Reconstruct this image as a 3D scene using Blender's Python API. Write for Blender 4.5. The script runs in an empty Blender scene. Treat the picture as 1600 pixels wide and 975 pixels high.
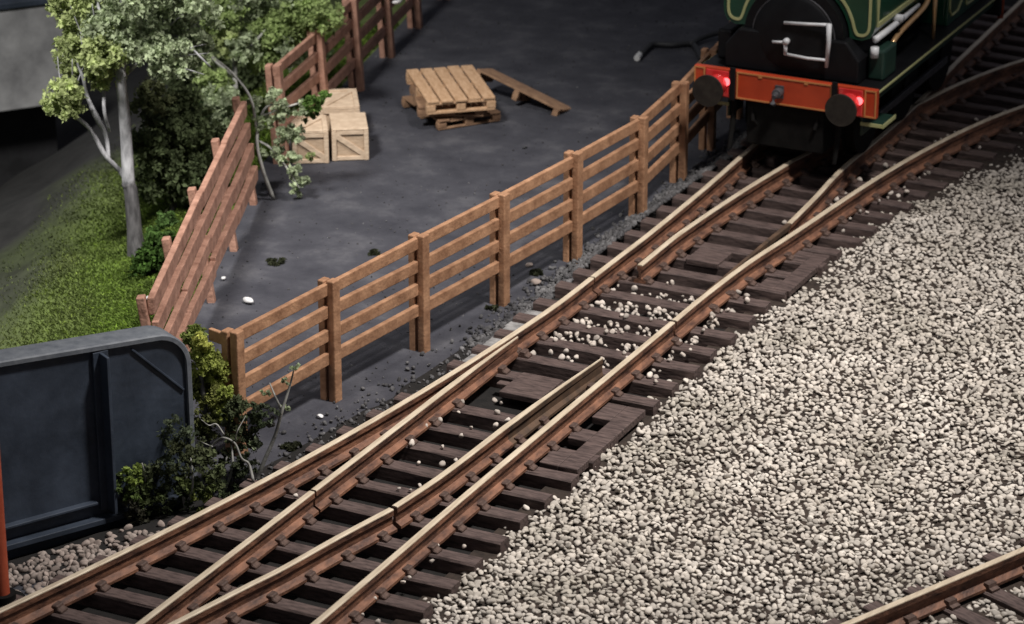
import bpy, bmesh, math, random
import numpy as np
from mathutils import Vector, Matrix, Quaternion

random.seed(7)
rng = np.random.default_rng(7)
C = bpy.context.scene.collection
R = math.radians

# ------------------------------------------------------------------ camera
F_PX, PITCH, YAW = 4693.39, 0.383785, 0.463567
CAM = np.array([16.2652, 0.0, 15.532])
CX, CY = 800.0, 487.5
_fw = np.array([-math.sin(YAW) * math.cos(PITCH), math.cos(YAW) * math.cos(PITCH), -math.sin(PITCH)])
_rt = np.array([math.cos(YAW), math.sin(YAW), 0.0])
_up = np.cross(_rt, _fw)
_hf = np.array([-math.sin(YAW), math.cos(YAW), 0.0])


def ray(px, py):
    return _fw * F_PX + _rt * (px - CX) - _up * (py - CY)


def G(px, py, z=0.0):
    """ground point at height z seen at a photo pixel"""
    d = ray(px, py)
    return CAM + d * ((z - CAM[2]) / d[2])


def PD(px, py, ref):
    """point seen at a photo pixel, at the same distance from the camera as ref"""
    d = ray(px, py)
    return CAM + d * (((np.array(ref) - CAM) @ _hf) / (d @ _hf))


def proj(P):
    d = np.asarray(P) - CAM
    z = d @ _fw
    return np.stack([CX + F_PX * (d @ _rt) / z, CY - F_PX * (d @ _up) / z], -1)


cam_d = bpy.data.cameras.new('camera')
cam = bpy.data.objects.new('camera', cam_d)
C.objects.link(cam)
cam.location = CAM
cam.rotation_euler = (math.pi / 2 - PITCH, 0, YAW)
cam_d.sensor_width = 36
cam_d.lens = F_PX / 1600 * 36
cam_d.clip_start = 1
cam_d.dof.use_dof = True
cam_d.dof.focus_distance = 36.5
cam_d.dof.aperture_fstop = 1.1
cam_d.clip_end = 600
bpy.context.scene.camera = cam

# ------------------------------------------------------------------ materials
def new_mat(name):
    m = bpy.data.materials.new(name)
    m.use_nodes = True
    nt = m.node_tree
    return m, nt, nt.nodes['Principled BSDF']


def mat(name, c1, c2=None, scale=6, rough=.6, metal=0, bump=.0, stretch=(1, 1, 1), detail=6, coat=0, spec=.5,
        lo=.33, hi=.67, island=0, bscale=None, c3=None, attr=None, coords='Object'):
    m, nt, b = new_mat(name)
    N, L = nt.nodes.new, nt.links.new
    b.inputs['Roughness'].default_value = rough
    b.inputs['Metallic'].default_value = metal
    b.inputs['Specular IOR Level'].default_value = spec
    if coat:
        b.inputs['Coat Weight'].default_value = coat
        b.inputs['Coat Roughness'].default_value = .12
    tc = N('ShaderNodeTexCoord')
    mp = N('ShaderNodeMapping')
    mp.inputs['Scale'].default_value = stretch
    L(tc.outputs[coords], mp.inputs['Vector'])
    no = N('ShaderNodeTexNoise')
    no.inputs['Scale'].default_value = scale
    no.inputs['Detail'].default_value = detail
    no.inputs['Roughness'].default_value = .62
    L(mp.outputs[0], no.inputs['Vector'])
    ramp = N('ShaderNodeValToRGB')
    ramp.color_ramp.elements[0].position = lo
    ramp.color_ramp.elements[1].position = hi
    ramp.color_ramp.elements[0].color = (*c1, 1)
    ramp.color_ramp.elements[1].color = (*(c2 or c1), 1)
    if c3:
        e = ramp.color_ramp.elements.new((lo + hi) / 2)
        e.color = (*c3, 1)
    L(no.outputs['Fac'], ramp.inputs['Fac'])
    out = ramp.outputs['Color']
    if attr:
        at = N('ShaderNodeVertexColor')
        at.layer_name = attr
        mx = N('ShaderNodeMix')
        mx.data_type = 'RGBA'
        mx.blend_type = 'MULTIPLY'
        mx.inputs[0].default_value = 1
        L(at.outputs['Color'], mx.inputs[6])
        L(out, mx.inputs[7])
        out = mx.outputs[2]
    if island:
        ge = N('ShaderNodeNewGeometry')
        hs = N('ShaderNodeHueSaturation')
        mr = N('ShaderNodeMapRange')
        mr.inputs['To Min'].default_value = 1 - island
        mr.inputs['To Max'].default_value = 1 + island * .6
        L(ge.outputs['Random Per Island'], mr.inputs['Value'])
        L(mr.outputs[0], hs.inputs['Value'])
        L(out, hs.inputs['Color'])
        out = hs.outputs['Color']
    L(out, b.inputs['Base Color'])
    if bump:
        bp = N('ShaderNodeBump')
        bp.inputs['Strength'].default_value = bump
        bp.inputs['Distance'].default_value = .03
        n2 = no
        if bscale:
            n2 = N('ShaderNodeTexNoise')
            n2.inputs['Scale'].default_value = bscale
            n2.inputs['Detail'].default_value = 5
            L(mp.outputs[0], n2.inputs['Vector'])
        L(n2.outputs['Fac'], bp.inputs['Height'])
        L(bp.outputs[0], b.inputs['Normal'])
    return m


M = {}
M['yard'] = mat('yard_asphalt', (.024, .025, .034), (.092, .092, .103), scale=1.3, rough=.9, bump=.5, bscale=16, lo=.32, hi=.74, detail=11, c3=(.044, .045, .056))
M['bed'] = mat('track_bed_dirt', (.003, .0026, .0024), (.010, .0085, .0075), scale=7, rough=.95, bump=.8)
M['ballast_bed'] = mat('ballast_bed_dirt', (.016, .011, .008), (.045, .031, .023), scale=9, rough=.95, bump=.6)
M['stone'] = mat('ballast_stone', (.44, .405, .345), (.63, .585, .52), scale=.8, c3=(.53, .485, .425), rough=.85, island=.32, lo=.35, hi=.65, detail=4)
M['stone_loose'] = mat('loose_stone', (.50, .44, .38), (.62, .56, .50), scale=3, rough=.85, island=.35)
M['stone_grey'] = mat('grey_stone', (.03, .03, .034), (.15, .148, .15), scale=1.6, rough=.9, island=.5)
M['stone_brown'] = mat('brown_stone', (.24, .19, .165), (.40, .34, .30), scale=4, rough=.9, island=.4)
M['grit'] = mat('yard_grit', (.015, .015, .018), (.12, .12, .125), scale=1.5, rough=.95, island=.6)
M['cork'] = mat('grey_cork', (.10, .10, .10), (.34, .335, .33), scale=6, rough=.95, bump=.6, detail=8)
M['sleeper'] = mat('sleeper_plastic', (.034, .022, .020), (.135, .094, .084), scale=4.5, rough=.72, bump=.35, stretch=(1, 5, 5), detail=8)
M['chair'] = mat('rail_chair_plastic', (.05, .03, .024), (.12, .075, .058), scale=14, rough=.7, bump=.3)
M['rust'] = mat('rust_rail_side', (.045, .021, .015), (.28, .132, .076), scale=4.2, rough=.62, bump=.35, stretch=(2, .7, 2), bscale=20, detail=9)
M['dark_rail'] = mat('dark_rail_side', (.035, .024, .017), (.14, .08, .045), scale=3, rough=.75, bump=.3, detail=9)  # darker brown than the rust sides, for the blade ends
M['railtop'] = mat('worn_rail_top', (.50, .41, .295), (.76, .655, .50), scale=4, rough=.45, metal=.12, stretch=(4, .5, 1), detail=8)
M['fence'] = mat('fence_wood', (.23, .115, .06), (.47, .262, .148), scale=4, rough=.7, bump=.35, stretch=(1, 1, 1), detail=9, bscale=22)
M['fence_pink'] = mat('faded_fence_wood', (.23, .115, .078), (.45, .25, .18), scale=5, rough=.75, bump=.45, detail=9, bscale=20)
M['crate'] = mat('crate_wood', (.46, .34, .235), (.66, .52, .38), scale=7, rough=.75, bump=.3, stretch=(1, 1, 3), detail=8)
M['crate_dark'] = mat('crate_board', (.36, .255, .17), (.52, .39, .27), scale=9, rough=.8, bump=.4, detail=8, stretch=(1, 1, 5))
M['pallet'] = mat('pallet_wood', (.42, .25, .135), (.62, .41, .25), scale=6, rough=.75, bump=.3, stretch=(4, 1, 4), detail=8)
M['pallet_dark'] = mat('old_pallet_wood', (.17, .095, .055), (.34, .205, .12), scale=6, rough=.8, bump=.3, detail=8)
M['bark'] = mat('birch_bark', (.17, .17, .18), (.50, .50, .52), scale=5, rough=.85, bump=.5, stretch=(2, 2, .7), detail=9)
M['bark_low'] = mat('dark_bark', (.035, .034, .036), (.15, .145, .15), scale=6, rough=.9, bump=.6, stretch=(2, 2, .6), detail=9)
M['twig'] = mat('grey_twig', (.20, .20, .185), (.40, .40, .37), scale=8, rough=.85, bump=.3)
def soften(m, k):
    """let some light through thin flock"""
    nt = m.node_tree
    b = nt.nodes['Principled BSDF']
    out = nt.nodes['Material Output']
    tr = nt.nodes.new('ShaderNodeBsdfTranslucent')
    mx = nt.nodes.new('ShaderNodeMixShader')
    mx.inputs[0].default_value = k
    src = b.inputs['Base Color'].links[0].from_socket
    nt.links.new(src, tr.inputs['Color'])
    nt.links.new(b.outputs[0], mx.inputs[1])
    nt.links.new(tr.outputs[0], mx.inputs[2])
    nt.links.new(mx.outputs[0], out.inputs['Surface'])
    return m


M['leaf'] = soften(mat('leaf_flock', (.62, .62, .62), (1, 1, 1), scale=7, rough=.85, attr='tint', spec=.2), .4)
M['grass'] = soften(mat('grass_fibre', (.7, .7, .7), (1, 1, 1), scale=3, rough=.85, attr='tint', spec=.2), .4)
M['girder'] = mat('girder_paint_shaded', (.015, .022, .034), (.048, .063, .090), scale=1.6, rough=.55, bump=.15, detail=9, bscale=12)  # blue-grey paint, darkened to carry the shade on the web
M['flange'] = mat('girder_paint_lit', (.095, .108, .128), (.165, .18, .20), scale=7, rough=.65, bump=.2, detail=9)  # lighter copy of the blue-grey; light on the flange put into the colour
M['redpost'] = mat('red_post_paint', (.42, .075, .035), (.56, .125, .06), scale=5, rough=.5)
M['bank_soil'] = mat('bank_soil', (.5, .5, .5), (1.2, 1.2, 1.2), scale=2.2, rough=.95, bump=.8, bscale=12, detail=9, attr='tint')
M['slab'] = mat('grey_wall_render', (.13, .13, .135), (.42, .42, .42), scale=1.1, rough=.9, bump=.3, detail=10, lo=.3, hi=.7)
M['void'] = mat('opening_shade', (.008, .008, .009), (.022, .022, .024), scale=2, rough=.95, bump=.4)  # near-black colour stands in for the shade in the bridge opening
M['black'] = mat('loco_black', (.003, .003, .004), (.007, .0075, .009), scale=3, rough=.5, spec=.3)
M['black_dull'] = mat('loco_underframe_black', (.003, .003, .003), (.008, .0075, .007), scale=6, rough=.8, spec=.2)
M['green'] = mat('loco_green', (.008, .050, .026), (.012, .065, .035), scale=3, rough=.28, coat=.4)
M['green_dark'] = mat('loco_dark_green', (.012, .034, .024), (.02, .05, .038), scale=4, rough=.4)
M['lining'] = mat('cream_lining', (.42, .44, .20), (.52, .52, .26), scale=5, rough=.5)
M['lining_o'] = mat('orange_lining', (.52, .20, .06), (.58, .25, .09), scale=5, rough=.5)
M['beam'] = mat('buffer_beam_red', (.42, .045, .014), (.52, .062, .020), scale=4, rough=.38, coat=.3)
M['red_gloss'] = mat('bright_red_paint', (.60, .03, .03), (.72, .05, .05), scale=5, rough=.2, coat=.8)
M['white_metal'] = mat('white_metal', (.62, .64, .66), (.80, .81, .83), scale=8, rough=.5, metal=.05)
M['copper'] = mat('copper_pipe', (.72, .42, .19), (.85, .56, .30), scale=8, rough=.3, metal=.6)
M['buffer'] = mat('oily_steel', (.022, .020, .018), (.05, .045, .038), scale=6, rough=.5, metal=.4)
M['steel'] = mat('dull_steel', (.05, .05, .055), (.11, .11, .12), scale=7, rough=.5, metal=.3)
M['chip'] = mat('white_chip', (.62, .62, .62), (.80, .80, .80), scale=9, rough=.7)
M['cable'] = mat('dark_rubber', (.014, .015, .017), (.035, .036, .04), scale=5, rough=.6)


def emit_mat(name, col, power):
    m, nt, b = new_mat(name)
    b.inputs['Base Color'].default_value = (*col, 1)
    b.inputs['Emission Color'].default_value = (*col, 1)
    b.inputs['Emission Strength'].default_value = power
    return m


M['lamp_red'] = emit_mat('lit_red_lamp', (1.0, .12, .13), 3.0)

# ------------------------------------------------------------------ object helpers
def link(o, parent=None):
    C.objects.link(o)
    if parent is not None:
        o.parent = parent
    return o


def tag(o, label=None, cat=None, group=None, kind=None):
    if label: o['label'] = label
    if cat: o['category'] = cat
    if group: o['group'] = group
    if kind: o['kind'] = kind
    return o


def thing(name, label, cat, loc=(0, 0, 0), rz=0, group=None):
    o = bpy.data.objects.new(name, None)
    o.empty_display_size = .2
    C.objects.link(o)
    o.location = loc
    o.rotation_euler = (0, 0, rz)
    return tag(o, label, cat, group)


class MB:
    """collects shapes into one mesh"""
    def __init__(s):
        s.v, s.f = [], []

    def add(s, vs, fs):
        k = len(s.v)
        s.v += [tuple(map(float, v)) for v in vs]
        s.f += [tuple(i + k for i in f) for f in fs]
        return s

    def box(s, x0, x1, y0, y1, z0, z1, M4=None):
        vs = [(x, y, z) for z in (z0, z1) for y in (y0, y1) for x in (x0, x1)]
        if M4 is not None:
            vs = [M4 @ Vector(v) for v in vs]
        return s.add(vs, [(0, 2, 3, 1), (4, 5, 7, 6), (0, 1, 5, 4), (2, 6, 7, 3), (0, 4, 6, 2), (1, 3, 7, 5)])

    def bar(s, a, b, w, h, up=(0, 0, 1)):
        """box from a to b, w wide sideways, h along up"""
        a, b = Vector(a), Vector(b)
        d = (b - a).normalized()
        sd = d.cross(Vector(up)).normalized()
        u = sd.cross(d).normalized()
        vs = []
        for p in (a, b):
            for i, j in ((-1, -1), (1, -1), (1, 1), (-1, 1)):
                vs.append(p + sd * (i * w / 2) + u * (j * h / 2))
        return s.add(vs, [(0, 1, 2, 3), (7, 6, 5, 4), (0, 4, 5, 1), (1, 5, 6, 2), (2, 6, 7, 3), (3, 7, 4, 0)])

    def sweep(s, path, prof, up=(0, 0, 1), scale=None, cap=True, closed=True):
        """prof: list of (side, up) pairs swept along path"""
        P = [Vector(p) for p in path]
        n, m = len(P), len(prof)
        vs = []
        for i, p in enumerate(P):
            d = (P[min(i + 1, n - 1)] - P[max(i - 1, 0)]).normalized()
            sd = d.cross(Vector(up))
            if sd.length < 1e-4: sd = Vector((1, 0, 0))
            sd.normalize()
            u = sd.cross(d).normalized()
            k = scale[i] if scale else 1
            kx, ky = k if isinstance(k, tuple) else (k, k)
            for (a, b) in prof:
                vs.append(p + sd * (a * kx) + u * (b * ky))
        fs = []
        for i in range(n - 1):
            for j in range(m if closed else m - 1):
                j2 = (j + 1) % m
                fs.append((i * m + j, i * m + j2, (i + 1) * m + j2, (i + 1) * m + j))
        if cap:
            fs.append(tuple(range(m))[::-1])
            fs.append(tuple((n - 1) * m + j for j in range(m)))
        return s.add(vs, fs)

    def tube(s, path, r, n=8):
        rr = r if isinstance(r, (list, tuple)) else [r] * len(path)
        prof = [(math.cos(t), math.sin(t)) for t in [2 * math.pi * k / n for k in range(n)]]
        up = (0, 0, 1)
        d = Vector(path[-1]) - Vector(path[0])
        if abs(d.normalized().z) > .9: up = (.3, .95, 0)
        return s.sweep(path, prof, up, scale=list(rr))

    def cyl(s, a, b, r, n=24, r2=None):
        a, b = Vector(a), Vector(b)
        d = (b - a).normalized()
        up = (0, 0, 1) if abs(d.z) < .9 else (0, 1, 0)
        prof = [(math.cos(t), math.sin(t)) for t in [2 * math.pi * k / n for k in range(n)]]
        return s.sweep([a, b], prof, up, scale=[r, r if r2 is None else r2])

    def prism(s, poly, y0, y1, axis='y'):
        """extrude an (x,z) polygon along y, or a (y,z) polygon along x"""
        n = len(poly)
        if axis == 'y':
            vs = [(a, y0, b) for a, b in poly] + [(a, y1, b) for a, b in poly]
        else:
            vs = [(y0, a, b) for a, b in poly] + [(y1, a, b) for a, b in poly]
        fs = [tuple(range(n)), tuple(range(n, 2 * n))[::-1]]
        fs += [(i, n + i, n + (i + 1) % n, (i + 1) % n) for i in range(n)]
        return s.add(vs, fs)

    def build(s, name, m, parent=None, smooth=False, bevel=0, auto=None):
        me = bpy.data.meshes.new(name)
        me.from_pydata(s.v, [], s.f)
        bm = bmesh.new()
        bm.from_mesh(me)
        bmesh.ops.recalc_face_normals(bm, faces=bm.faces)
        bm.to_mesh(me)
        bm.free()
        o = bpy.data.objects.new(name, me)
        for mm in (m if isinstance(m, (list, tuple)) else [m]):
            me.materials.append(mm)
        if smooth:
            me.polygons.foreach_set('use_smooth', [True] * len(me.polygons))
            if auto:
                md = o.modifiers.new('edges', 'EDGE_SPLIT')
                md.split_angle = R(auto)
        if bevel:
            md = o.modifiers.new('bevel', 'BEVEL')
            md.width = bevel
            md.segments = 2
            md.limit_method = 'ANGLE'
            md.angle_limit = R(40)
        return link(o, parent)


def tree_copy(o, parent=None):
    c = o.copy()
    C.objects.link(c)
    if parent is not None: c.parent = parent
    for ch in list(o.children): tree_copy(ch, c)
    return c


def np_mesh(name, V, Fc, m, parent=None, tint=None, smooth=False):
    """big meshes straight from numpy arrays; Fc all of one size"""
    me = bpy.data.meshes.new(name)
    V = np.asarray(V, np.float32)
    Fc = np.asarray(Fc, np.int32)
    k = Fc.shape[1]
    me.vertices.add(len(V))
    me.vertices.foreach_set('co', V.ravel())
    me.loops.add(Fc.size)
    me.loops.foreach_set('vertex_index', Fc.ravel())
    me.polygons.add(len(Fc))
    me.polygons.foreach_set('loop_start', np.arange(0, Fc.size, k, dtype=np.int32))
    me.polygons.foreach_set('loop_total', np.full(len(Fc), k, np.int32))
    if smooth: me.polygons.foreach_set('use_smooth', np.ones(len(Fc), bool))
    me.update(calc_edges=True)
    if tint is not None:
        a = me.color_attributes.new('tint', 'FLOAT_COLOR', 'POINT')
        t = np.ones((len(V), 4), np.float32)
        t[:, :3] = tint
        a.data.foreach_set('color', t.ravel())
    me.materials.append(m)
    o = bpy.data.objects.new(name, me)
    return link(o, parent)


def catmull(pts, n=8):
    P = [np.array(p, float) for p in pts]
    P = [2 * P[0] - P[1]] + P + [2 * P[-1] - P[-2]]
    out = []
    for i in range(1, len(P) - 2):
        for k in range(n):
            t = k / n
            a, b, c, d = P[i - 1], P[i], P[i + 1], P[i + 2]
            out.append(.5 * (2 * b + (c - a) * t + (2 * a - 5 * b + 4 * c - d) * t * t + (3 * b - a - 3 * c + d) * t ** 3))
    out.append(P[-2])
    return out

# ------------------------------------------------------------------ terrain
LP = np.array([(-9.0, 14.0), (-6.0, 20.0), (-3.45, 25.2), (-2.25, 27.5), (-2.75, 28.3), (-3.25, 29.3), (-4.02, 31.1), (-4.79, 32.94), (-5.56, 34.8), (-6.33, 36.62),
               (-7.0, 38.4), (-7.35, 40.3), (-7.78, 42.2), (-8.23, 44.1), (-8.65, 45.9), (-10.2, 52), (-15, 70), (-24, 110)])


def LX(y):
    return np.interp(y, LP[:, 1], LP[:, 0]) - .32 * np.clip((np.asarray(y) - 27.8) / .8, 0, 1)


def bank_z(x, y):
    d = LX(y) - x
    z = -np.clip(d - .15, 0, 3.2) * .26 - np.clip(d - 3.35, 0, 6) * .55
    w = .10 * np.sin(x * 1.7 + y * .9) * np.sin(y * 1.3 - x * .6) + .05 * np.sin(3.1 * x + 1.9 * y)
    return z + w * np.clip(d - .4, 0, 1.0) - .02


def GT(px, py):
    """bank point at a photo pixel"""
    d = ray(px, py)
    for t in np.linspace(.6, 2.2, 3000) * (38 / F_PX):
        p = CAM + d * t
        if p[2] <= (bank_z(p[0], p[1]) if p[0] < LX(p[1]) else 0): return p
    return p


def grid(name, xs, ys, zf, m):
    X, Y = np.meshgrid(xs, ys)
    Z = zf(X, Y)
    V = np.stack([X, Y, Z], -1).reshape(-1, 3)
    nx = len(xs)
    i = np.arange(len(ys) - 1)[:, None] * nx + np.arange(nx - 1)[None]
    Fc = np.stack([i, i + 1, i + nx + 1, i + nx], -1).reshape(-1, 4)
    return np_mesh(name, V, Fc, m, smooth=True)


# yard sheet: follows the fence line at its left border, reaches far to the right and back
ys = np.concatenate([np.linspace(-20, 22, 15), np.linspace(22.5, 60, 150), np.linspace(62, 110, 14)])
us = np.concatenate([np.linspace(0, 1, 100) ** 1.4])
Yg, Ug = np.meshgrid(ys, us, indexing='ij')
Xg = LX(Yg) + Ug * (70 - LX(Yg))
Zg = -.45 * np.clip((28.2 - Yg) / .8, 0, 1) * np.clip((1.6 - (Xg - LX(Yg))) / 1.2, 0, 1) - .02 * np.exp(-Ug * 400) + .012 * np.sin(Xg * 1.9 + 1.3 * np.sin(Yg)) * np.sin(Yg * 1.4) * np.clip(Ug * 60, 0, 1)
nx = len(us)
ii = np.arange(len(ys) - 1)[:, None] * nx + np.arange(nx - 1)[None]
yard = np_mesh('yard_ground', np.stack([Xg, Yg, Zg], -1).reshape(-1, 3), np.stack([ii, ii + 1, ii + nx + 1, ii + nx], -1).reshape(-1, 4), M['yard'], smooth=True)
tag(yard, 'dark slate grey yard surface between the fences', 'ground', kind='structure')
# bank
ds = np.concatenate([np.linspace(0, 12, 110), np.linspace(13, 60, 12)])
Yb, Db = np.meshgrid(ys, ds, indexing='ij')
Xb = LX(Yb) - Db
Zb = np.maximum(bank_z(Xb, Yb), -4.2)
nx = len(ds)
ii = np.arange(len(ys) - 1)[:, None] * nx + np.arange(nx - 1)[None]
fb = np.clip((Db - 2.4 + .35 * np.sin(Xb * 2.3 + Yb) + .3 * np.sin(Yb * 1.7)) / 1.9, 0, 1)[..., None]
tb_ = np.array([.12, .165, .04]) * (1 - fb) + np.array([.022, .022, .021]) * fb  # mossy green above; the valley's shade is painted in as near-black below
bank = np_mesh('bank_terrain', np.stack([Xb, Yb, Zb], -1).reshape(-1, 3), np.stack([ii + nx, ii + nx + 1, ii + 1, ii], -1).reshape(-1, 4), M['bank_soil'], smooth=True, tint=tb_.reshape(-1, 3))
tag(bank, 'earth bank falling away left of the fence, shade painted on its lower part', 'bank', kind='structure')
# track bed strip
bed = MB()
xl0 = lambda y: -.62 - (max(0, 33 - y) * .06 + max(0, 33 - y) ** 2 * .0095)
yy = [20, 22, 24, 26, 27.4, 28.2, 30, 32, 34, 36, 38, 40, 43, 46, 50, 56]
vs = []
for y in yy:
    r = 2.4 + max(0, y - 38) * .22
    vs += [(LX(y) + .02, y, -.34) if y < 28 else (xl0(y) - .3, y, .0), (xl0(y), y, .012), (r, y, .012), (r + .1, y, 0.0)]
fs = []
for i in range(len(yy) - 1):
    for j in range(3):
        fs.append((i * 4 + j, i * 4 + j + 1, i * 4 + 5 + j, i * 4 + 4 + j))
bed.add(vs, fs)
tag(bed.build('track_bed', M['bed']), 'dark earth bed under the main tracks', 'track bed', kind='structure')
# ballast bed sheet on the right
tag(grid('ballast_bed', np.linspace(2.0, 16, 60), np.linspace(16, 54, 90),
         lambda X, Y: .052 + .10 * np.clip((X - 2.3) / .8, 0, 1) + .03 * np.sin(X * 1.3) * np.sin(Y * .9), M['ballast_bed']),
    'brown earth below the pale ballast', 'ballast bed', kind='structure')

# ------------------------------------------------------------------ track
RAIL_TOP, SL_TOP = .47, .20
HW, WEB, FOOT = .041, .017, .09
_b = SL_TOP - RAIL_TOP
PROF_SIDE = [(-FOOT, _b), (FOOT, _b), (FOOT, _b + .035), (WEB, _b + .075), (WEB, -.095), (HW, -.075), (HW, -.012), (-HW, -.012), (-HW, -.075), (-WEB, -.095), (-WEB, _b + .075), (-FOOT, _b + .035)]
PROF_TOP = [(-HW, -.012), (HW, -.012), (HW * .93, -.002), (HW * .7, 0.004), (-HW * .7, 0.004), (-HW * .93, -.002)]


def rail(name, pts, parent, taper0=0, taper1=0, n=6, part_label=None, top='railtop', side='rust'):
    """one rail through (x, y) points; a taper thins that end to a blade tip"""
    P = catmull([(x, y, RAIL_TOP) for x, y in pts], n)
    m = len(P)
    sc = []
    for i in range(m):
        k = 1.0
        if taper0: k = min(k, .25 + .75 * min(1, i / (taper0 * m)))
        if taper1: k = min(k, .25 + .75 * min(1, (m - 1 - i) / (taper1 * m)))
        sc.append((k, 1))
    mb = MB()
    mb.sweep(P, PROF_SIDE, scale=sc)
    o = mb.build(name, M[side], parent)
    h = MB()
    h.sweep(P, PROF_TOP, scale=sc)
    h.build('rail_head', M[top], o)
    if part_label: o['label'] = part_label
    return o


SL_W = .225
def sleeper_mesh(L, w=SL_W):
    mb = MB()
    n = 8
    prof = [(-w / 2, -.19), (w / 2, -.19), (w / 2, -.02), (w / 2 - .02, 0), (-w / 2 + .02, 0), (-w / 2, -.02)]
    path = [(L * i / n, 0, 0) for i in range(n + 1)]
    mb.sweep(path, prof)
    vs = []
    for (x, y, z) in mb.v:
        vs.append((x, y + random.uniform(-.006, .006), z + random.uniform(-.006, .004)))
    mb.v = vs
    return mb


chair_mb = MB()
chair_mb.prism([(-.175, -.012), (.175, -.012), (.175, .028), (.128, .04), (.118, .082), (.045, .085), (.04, .02), (-.04, .02), (-.045, .085), (-.118, .082), (-.128, .04), (-.175, .028)], -.065, .065)
chair0 = chair_mb.build('rail_chair', M['chair'], None, bevel=.01)
chair_me = chair0.data
bpy.data.objects.remove(chair0)


def sleeper(parent, x0, x1, y, rails, ang=0, z=SL_TOP):
    """a timber from x0 to x1 with a chair under every rail that crosses it"""
    o = sleeper_mesh(x1 - x0).build('sleeper', M['sleeper'], parent)
    o.location = (x0, y, z)
    o.rotation_euler = (0, 0, ang)
    for pts in rails:
        a = np.array(pts)
        if not (a[:, 1].min() - .05 <= y <= a[:, 1].max() + .05): continue
        xr = np.interp(y, a[:, 1], a[:, 0])
        if not x0 < xr < x1: continue
        c = bpy.data.objects.new('rail_chair', chair_me)
        link(c, o)
        u = (xr - x0) / math.cos(ang)
        c.location = (u, random.uniform(-.01, .01), 0)
        md = c.modifiers.new('bevel', 'BEVEL')
        md.width = .01
    return o


def aX(y):
    u = max(0, 33 - y)
    return -.04 - .055 * u - .0098 * u * u


A_pts = [(aX(y), y) for y in (19, 20.5, 22, 23.4, 25, 26.3, 27.6, 29, 30.3, 31.5, 32.6)] + [(0.0, 33.9), (0, 34.98)]
B_pts = [(.01, 19.0), (.0, 22), (0, 24), (0, 26), (-.005, 27.32)]
B_blade = [(-.005, 27.36), (0, 28.3), (.0, 29.6), (-.0, 30.8), (.015, 31.8), (.04, 32.62)]
C_pts = [(-.9, 19.5), (-.28, 21.6), (.1, 22.9), (.33, 23.87), (.57, 24.94), (.70, 25.5), (.86, 26.42), (1.045, 27.33)]
C_blade = [(1.05, 27.40), (1.12, 28.1), (1.155, 28.75), (1.185, 30.03), (1.245, 31.2), (1.335, 32.47)]
D_near = [(1.69, 19), (1.68, 22), (1.67, 24.5), (1.66, 26), (1.64, 28), (1.64, 30.2), (1.645, 32), (1.65, 34.0)]
t1 = thing('railway_turnout', 'rust brown turnout with its two open blades and four rails fanning towards the viewer', 'railway track', (0, 0, 0))
rail('stock_rail', A_pts, t1)
rail('stock_rail', D_near, t1)
rail('closure_rail', B_pts, t1)
rail('closure_rail', C_pts, t1)
rail('switch_blade', B_blade, t1, taper1=.35)
rail('switch_blade', C_blade[:4], t1)
rail('blade_tip', C_blade[3:], t1, taper1=.8, side='dark_rail')
y = 19.6
while y < 34.8:
    xl = max(min(-.5, aX(y) - .55), LX(y) + .35 if y < 27.6 else -9)
    if y > 33.3: xl = -.62
    xr = 2.3 + random.uniform(-.03, .05)
    if not (31.35 < y < 31.95):
        sleeper(t1, xl, xr, y, [A_pts, D_near, B_pts, C_pts, B_blade, C_blade])
    y += .622
tb = MB()
tb.box(.37, .95, 31.42, 32.12, .14, .225)
tb.box(.2, 1.5, 31.68, 31.80, .15, .205)
tb.build('tie_bar', M['sleeper'], t1, bevel=.012)
mp = MB()                                                # motor plate with two slots beside the rail
mp.box(2.02, 2.28, 29.75, 31.75, .11, .213)
for a, b in ((29.75, 30.12), (30.55, 30.78), (31.25, 31.75)):
    mp.box(1.76, 2.02, a, b, .11, .2125)
mp.build('motor_plate', M['sleeper'], t1, bevel=.012)

D_far = [(1.65, 34.06), (1.655, 35.1), (1.71, 36.5), (1.84, 37.86), (2.05, 40.3), (2.27, 42.03), (2.6, 43.72), (2.98, 44.97), (3.65, 46.7), (4.6, 48.6), (6.1, 51)]
B_far = [(0, 35.02), (0, 36), (0, 37), (-.05, 39), (-.15, 41.18), (-.26, 44), (-.42, 47.6), (-.6, 52), (-.8, 56)]
F_pts = [(.40, 35.72), (.385, 36.5), (.39, 37.3), (.50, 39.2), (.66, 40.85), (.98, 42.6), (1.38, 44.1), (1.62, 45.4), (1.92, 46.55), (2.3, 47.6), (3.1, 49.3), (4.2, 51)]
E_pts = [(1.62, 34.9), (1.625, 36), (1.625, 37.3), (1.635, 38.17)]
E_far = [(1.635, 38.22), (1.57, 39.4), (1.47, 40.81), (1.46, 42.7), (1.42, 44.25), (1.30, 46.1), (1.22, 47.64), (1.05, 52), (.85, 56)]
t2 = thing('railway_turnout', 'shaded turnout in front of and under the steam locomotive, one track curving away right', 'railway track', (0, 0, 0))
rail('stock_rail', B_far, t2)
rail('stock_rail', D_far, t2)
rail('switch_blade', F_pts[:5], t2)
rail('switch_blade', E_pts, t2, taper0=.95, side='dark_rail', top='dark_rail')
rail('closure_rail', F_pts[4:], t2)
rail('closure_rail', E_far, t2)
y = 35.22
while y < 52:
    xr = max(2.33, float(np.interp(y, [q[1] for q in D_far], [q[0] for q in D_far])) + .62)
    ang = -max(0, y - 41) * .012
    sleeper(t2, -.62 - max(0, y - 40) * .04, xr + random.uniform(-.03, .05), y, [B_far, D_far, F_pts, E_pts, E_far], ang)
    y += .58
tb = MB()
tb.box(.62, 1.12, 36.82, 37.35, .14, .228)
tb.build('tie_bar', M['sleeper'], t2, bevel=.012)
mp = MB()
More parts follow.
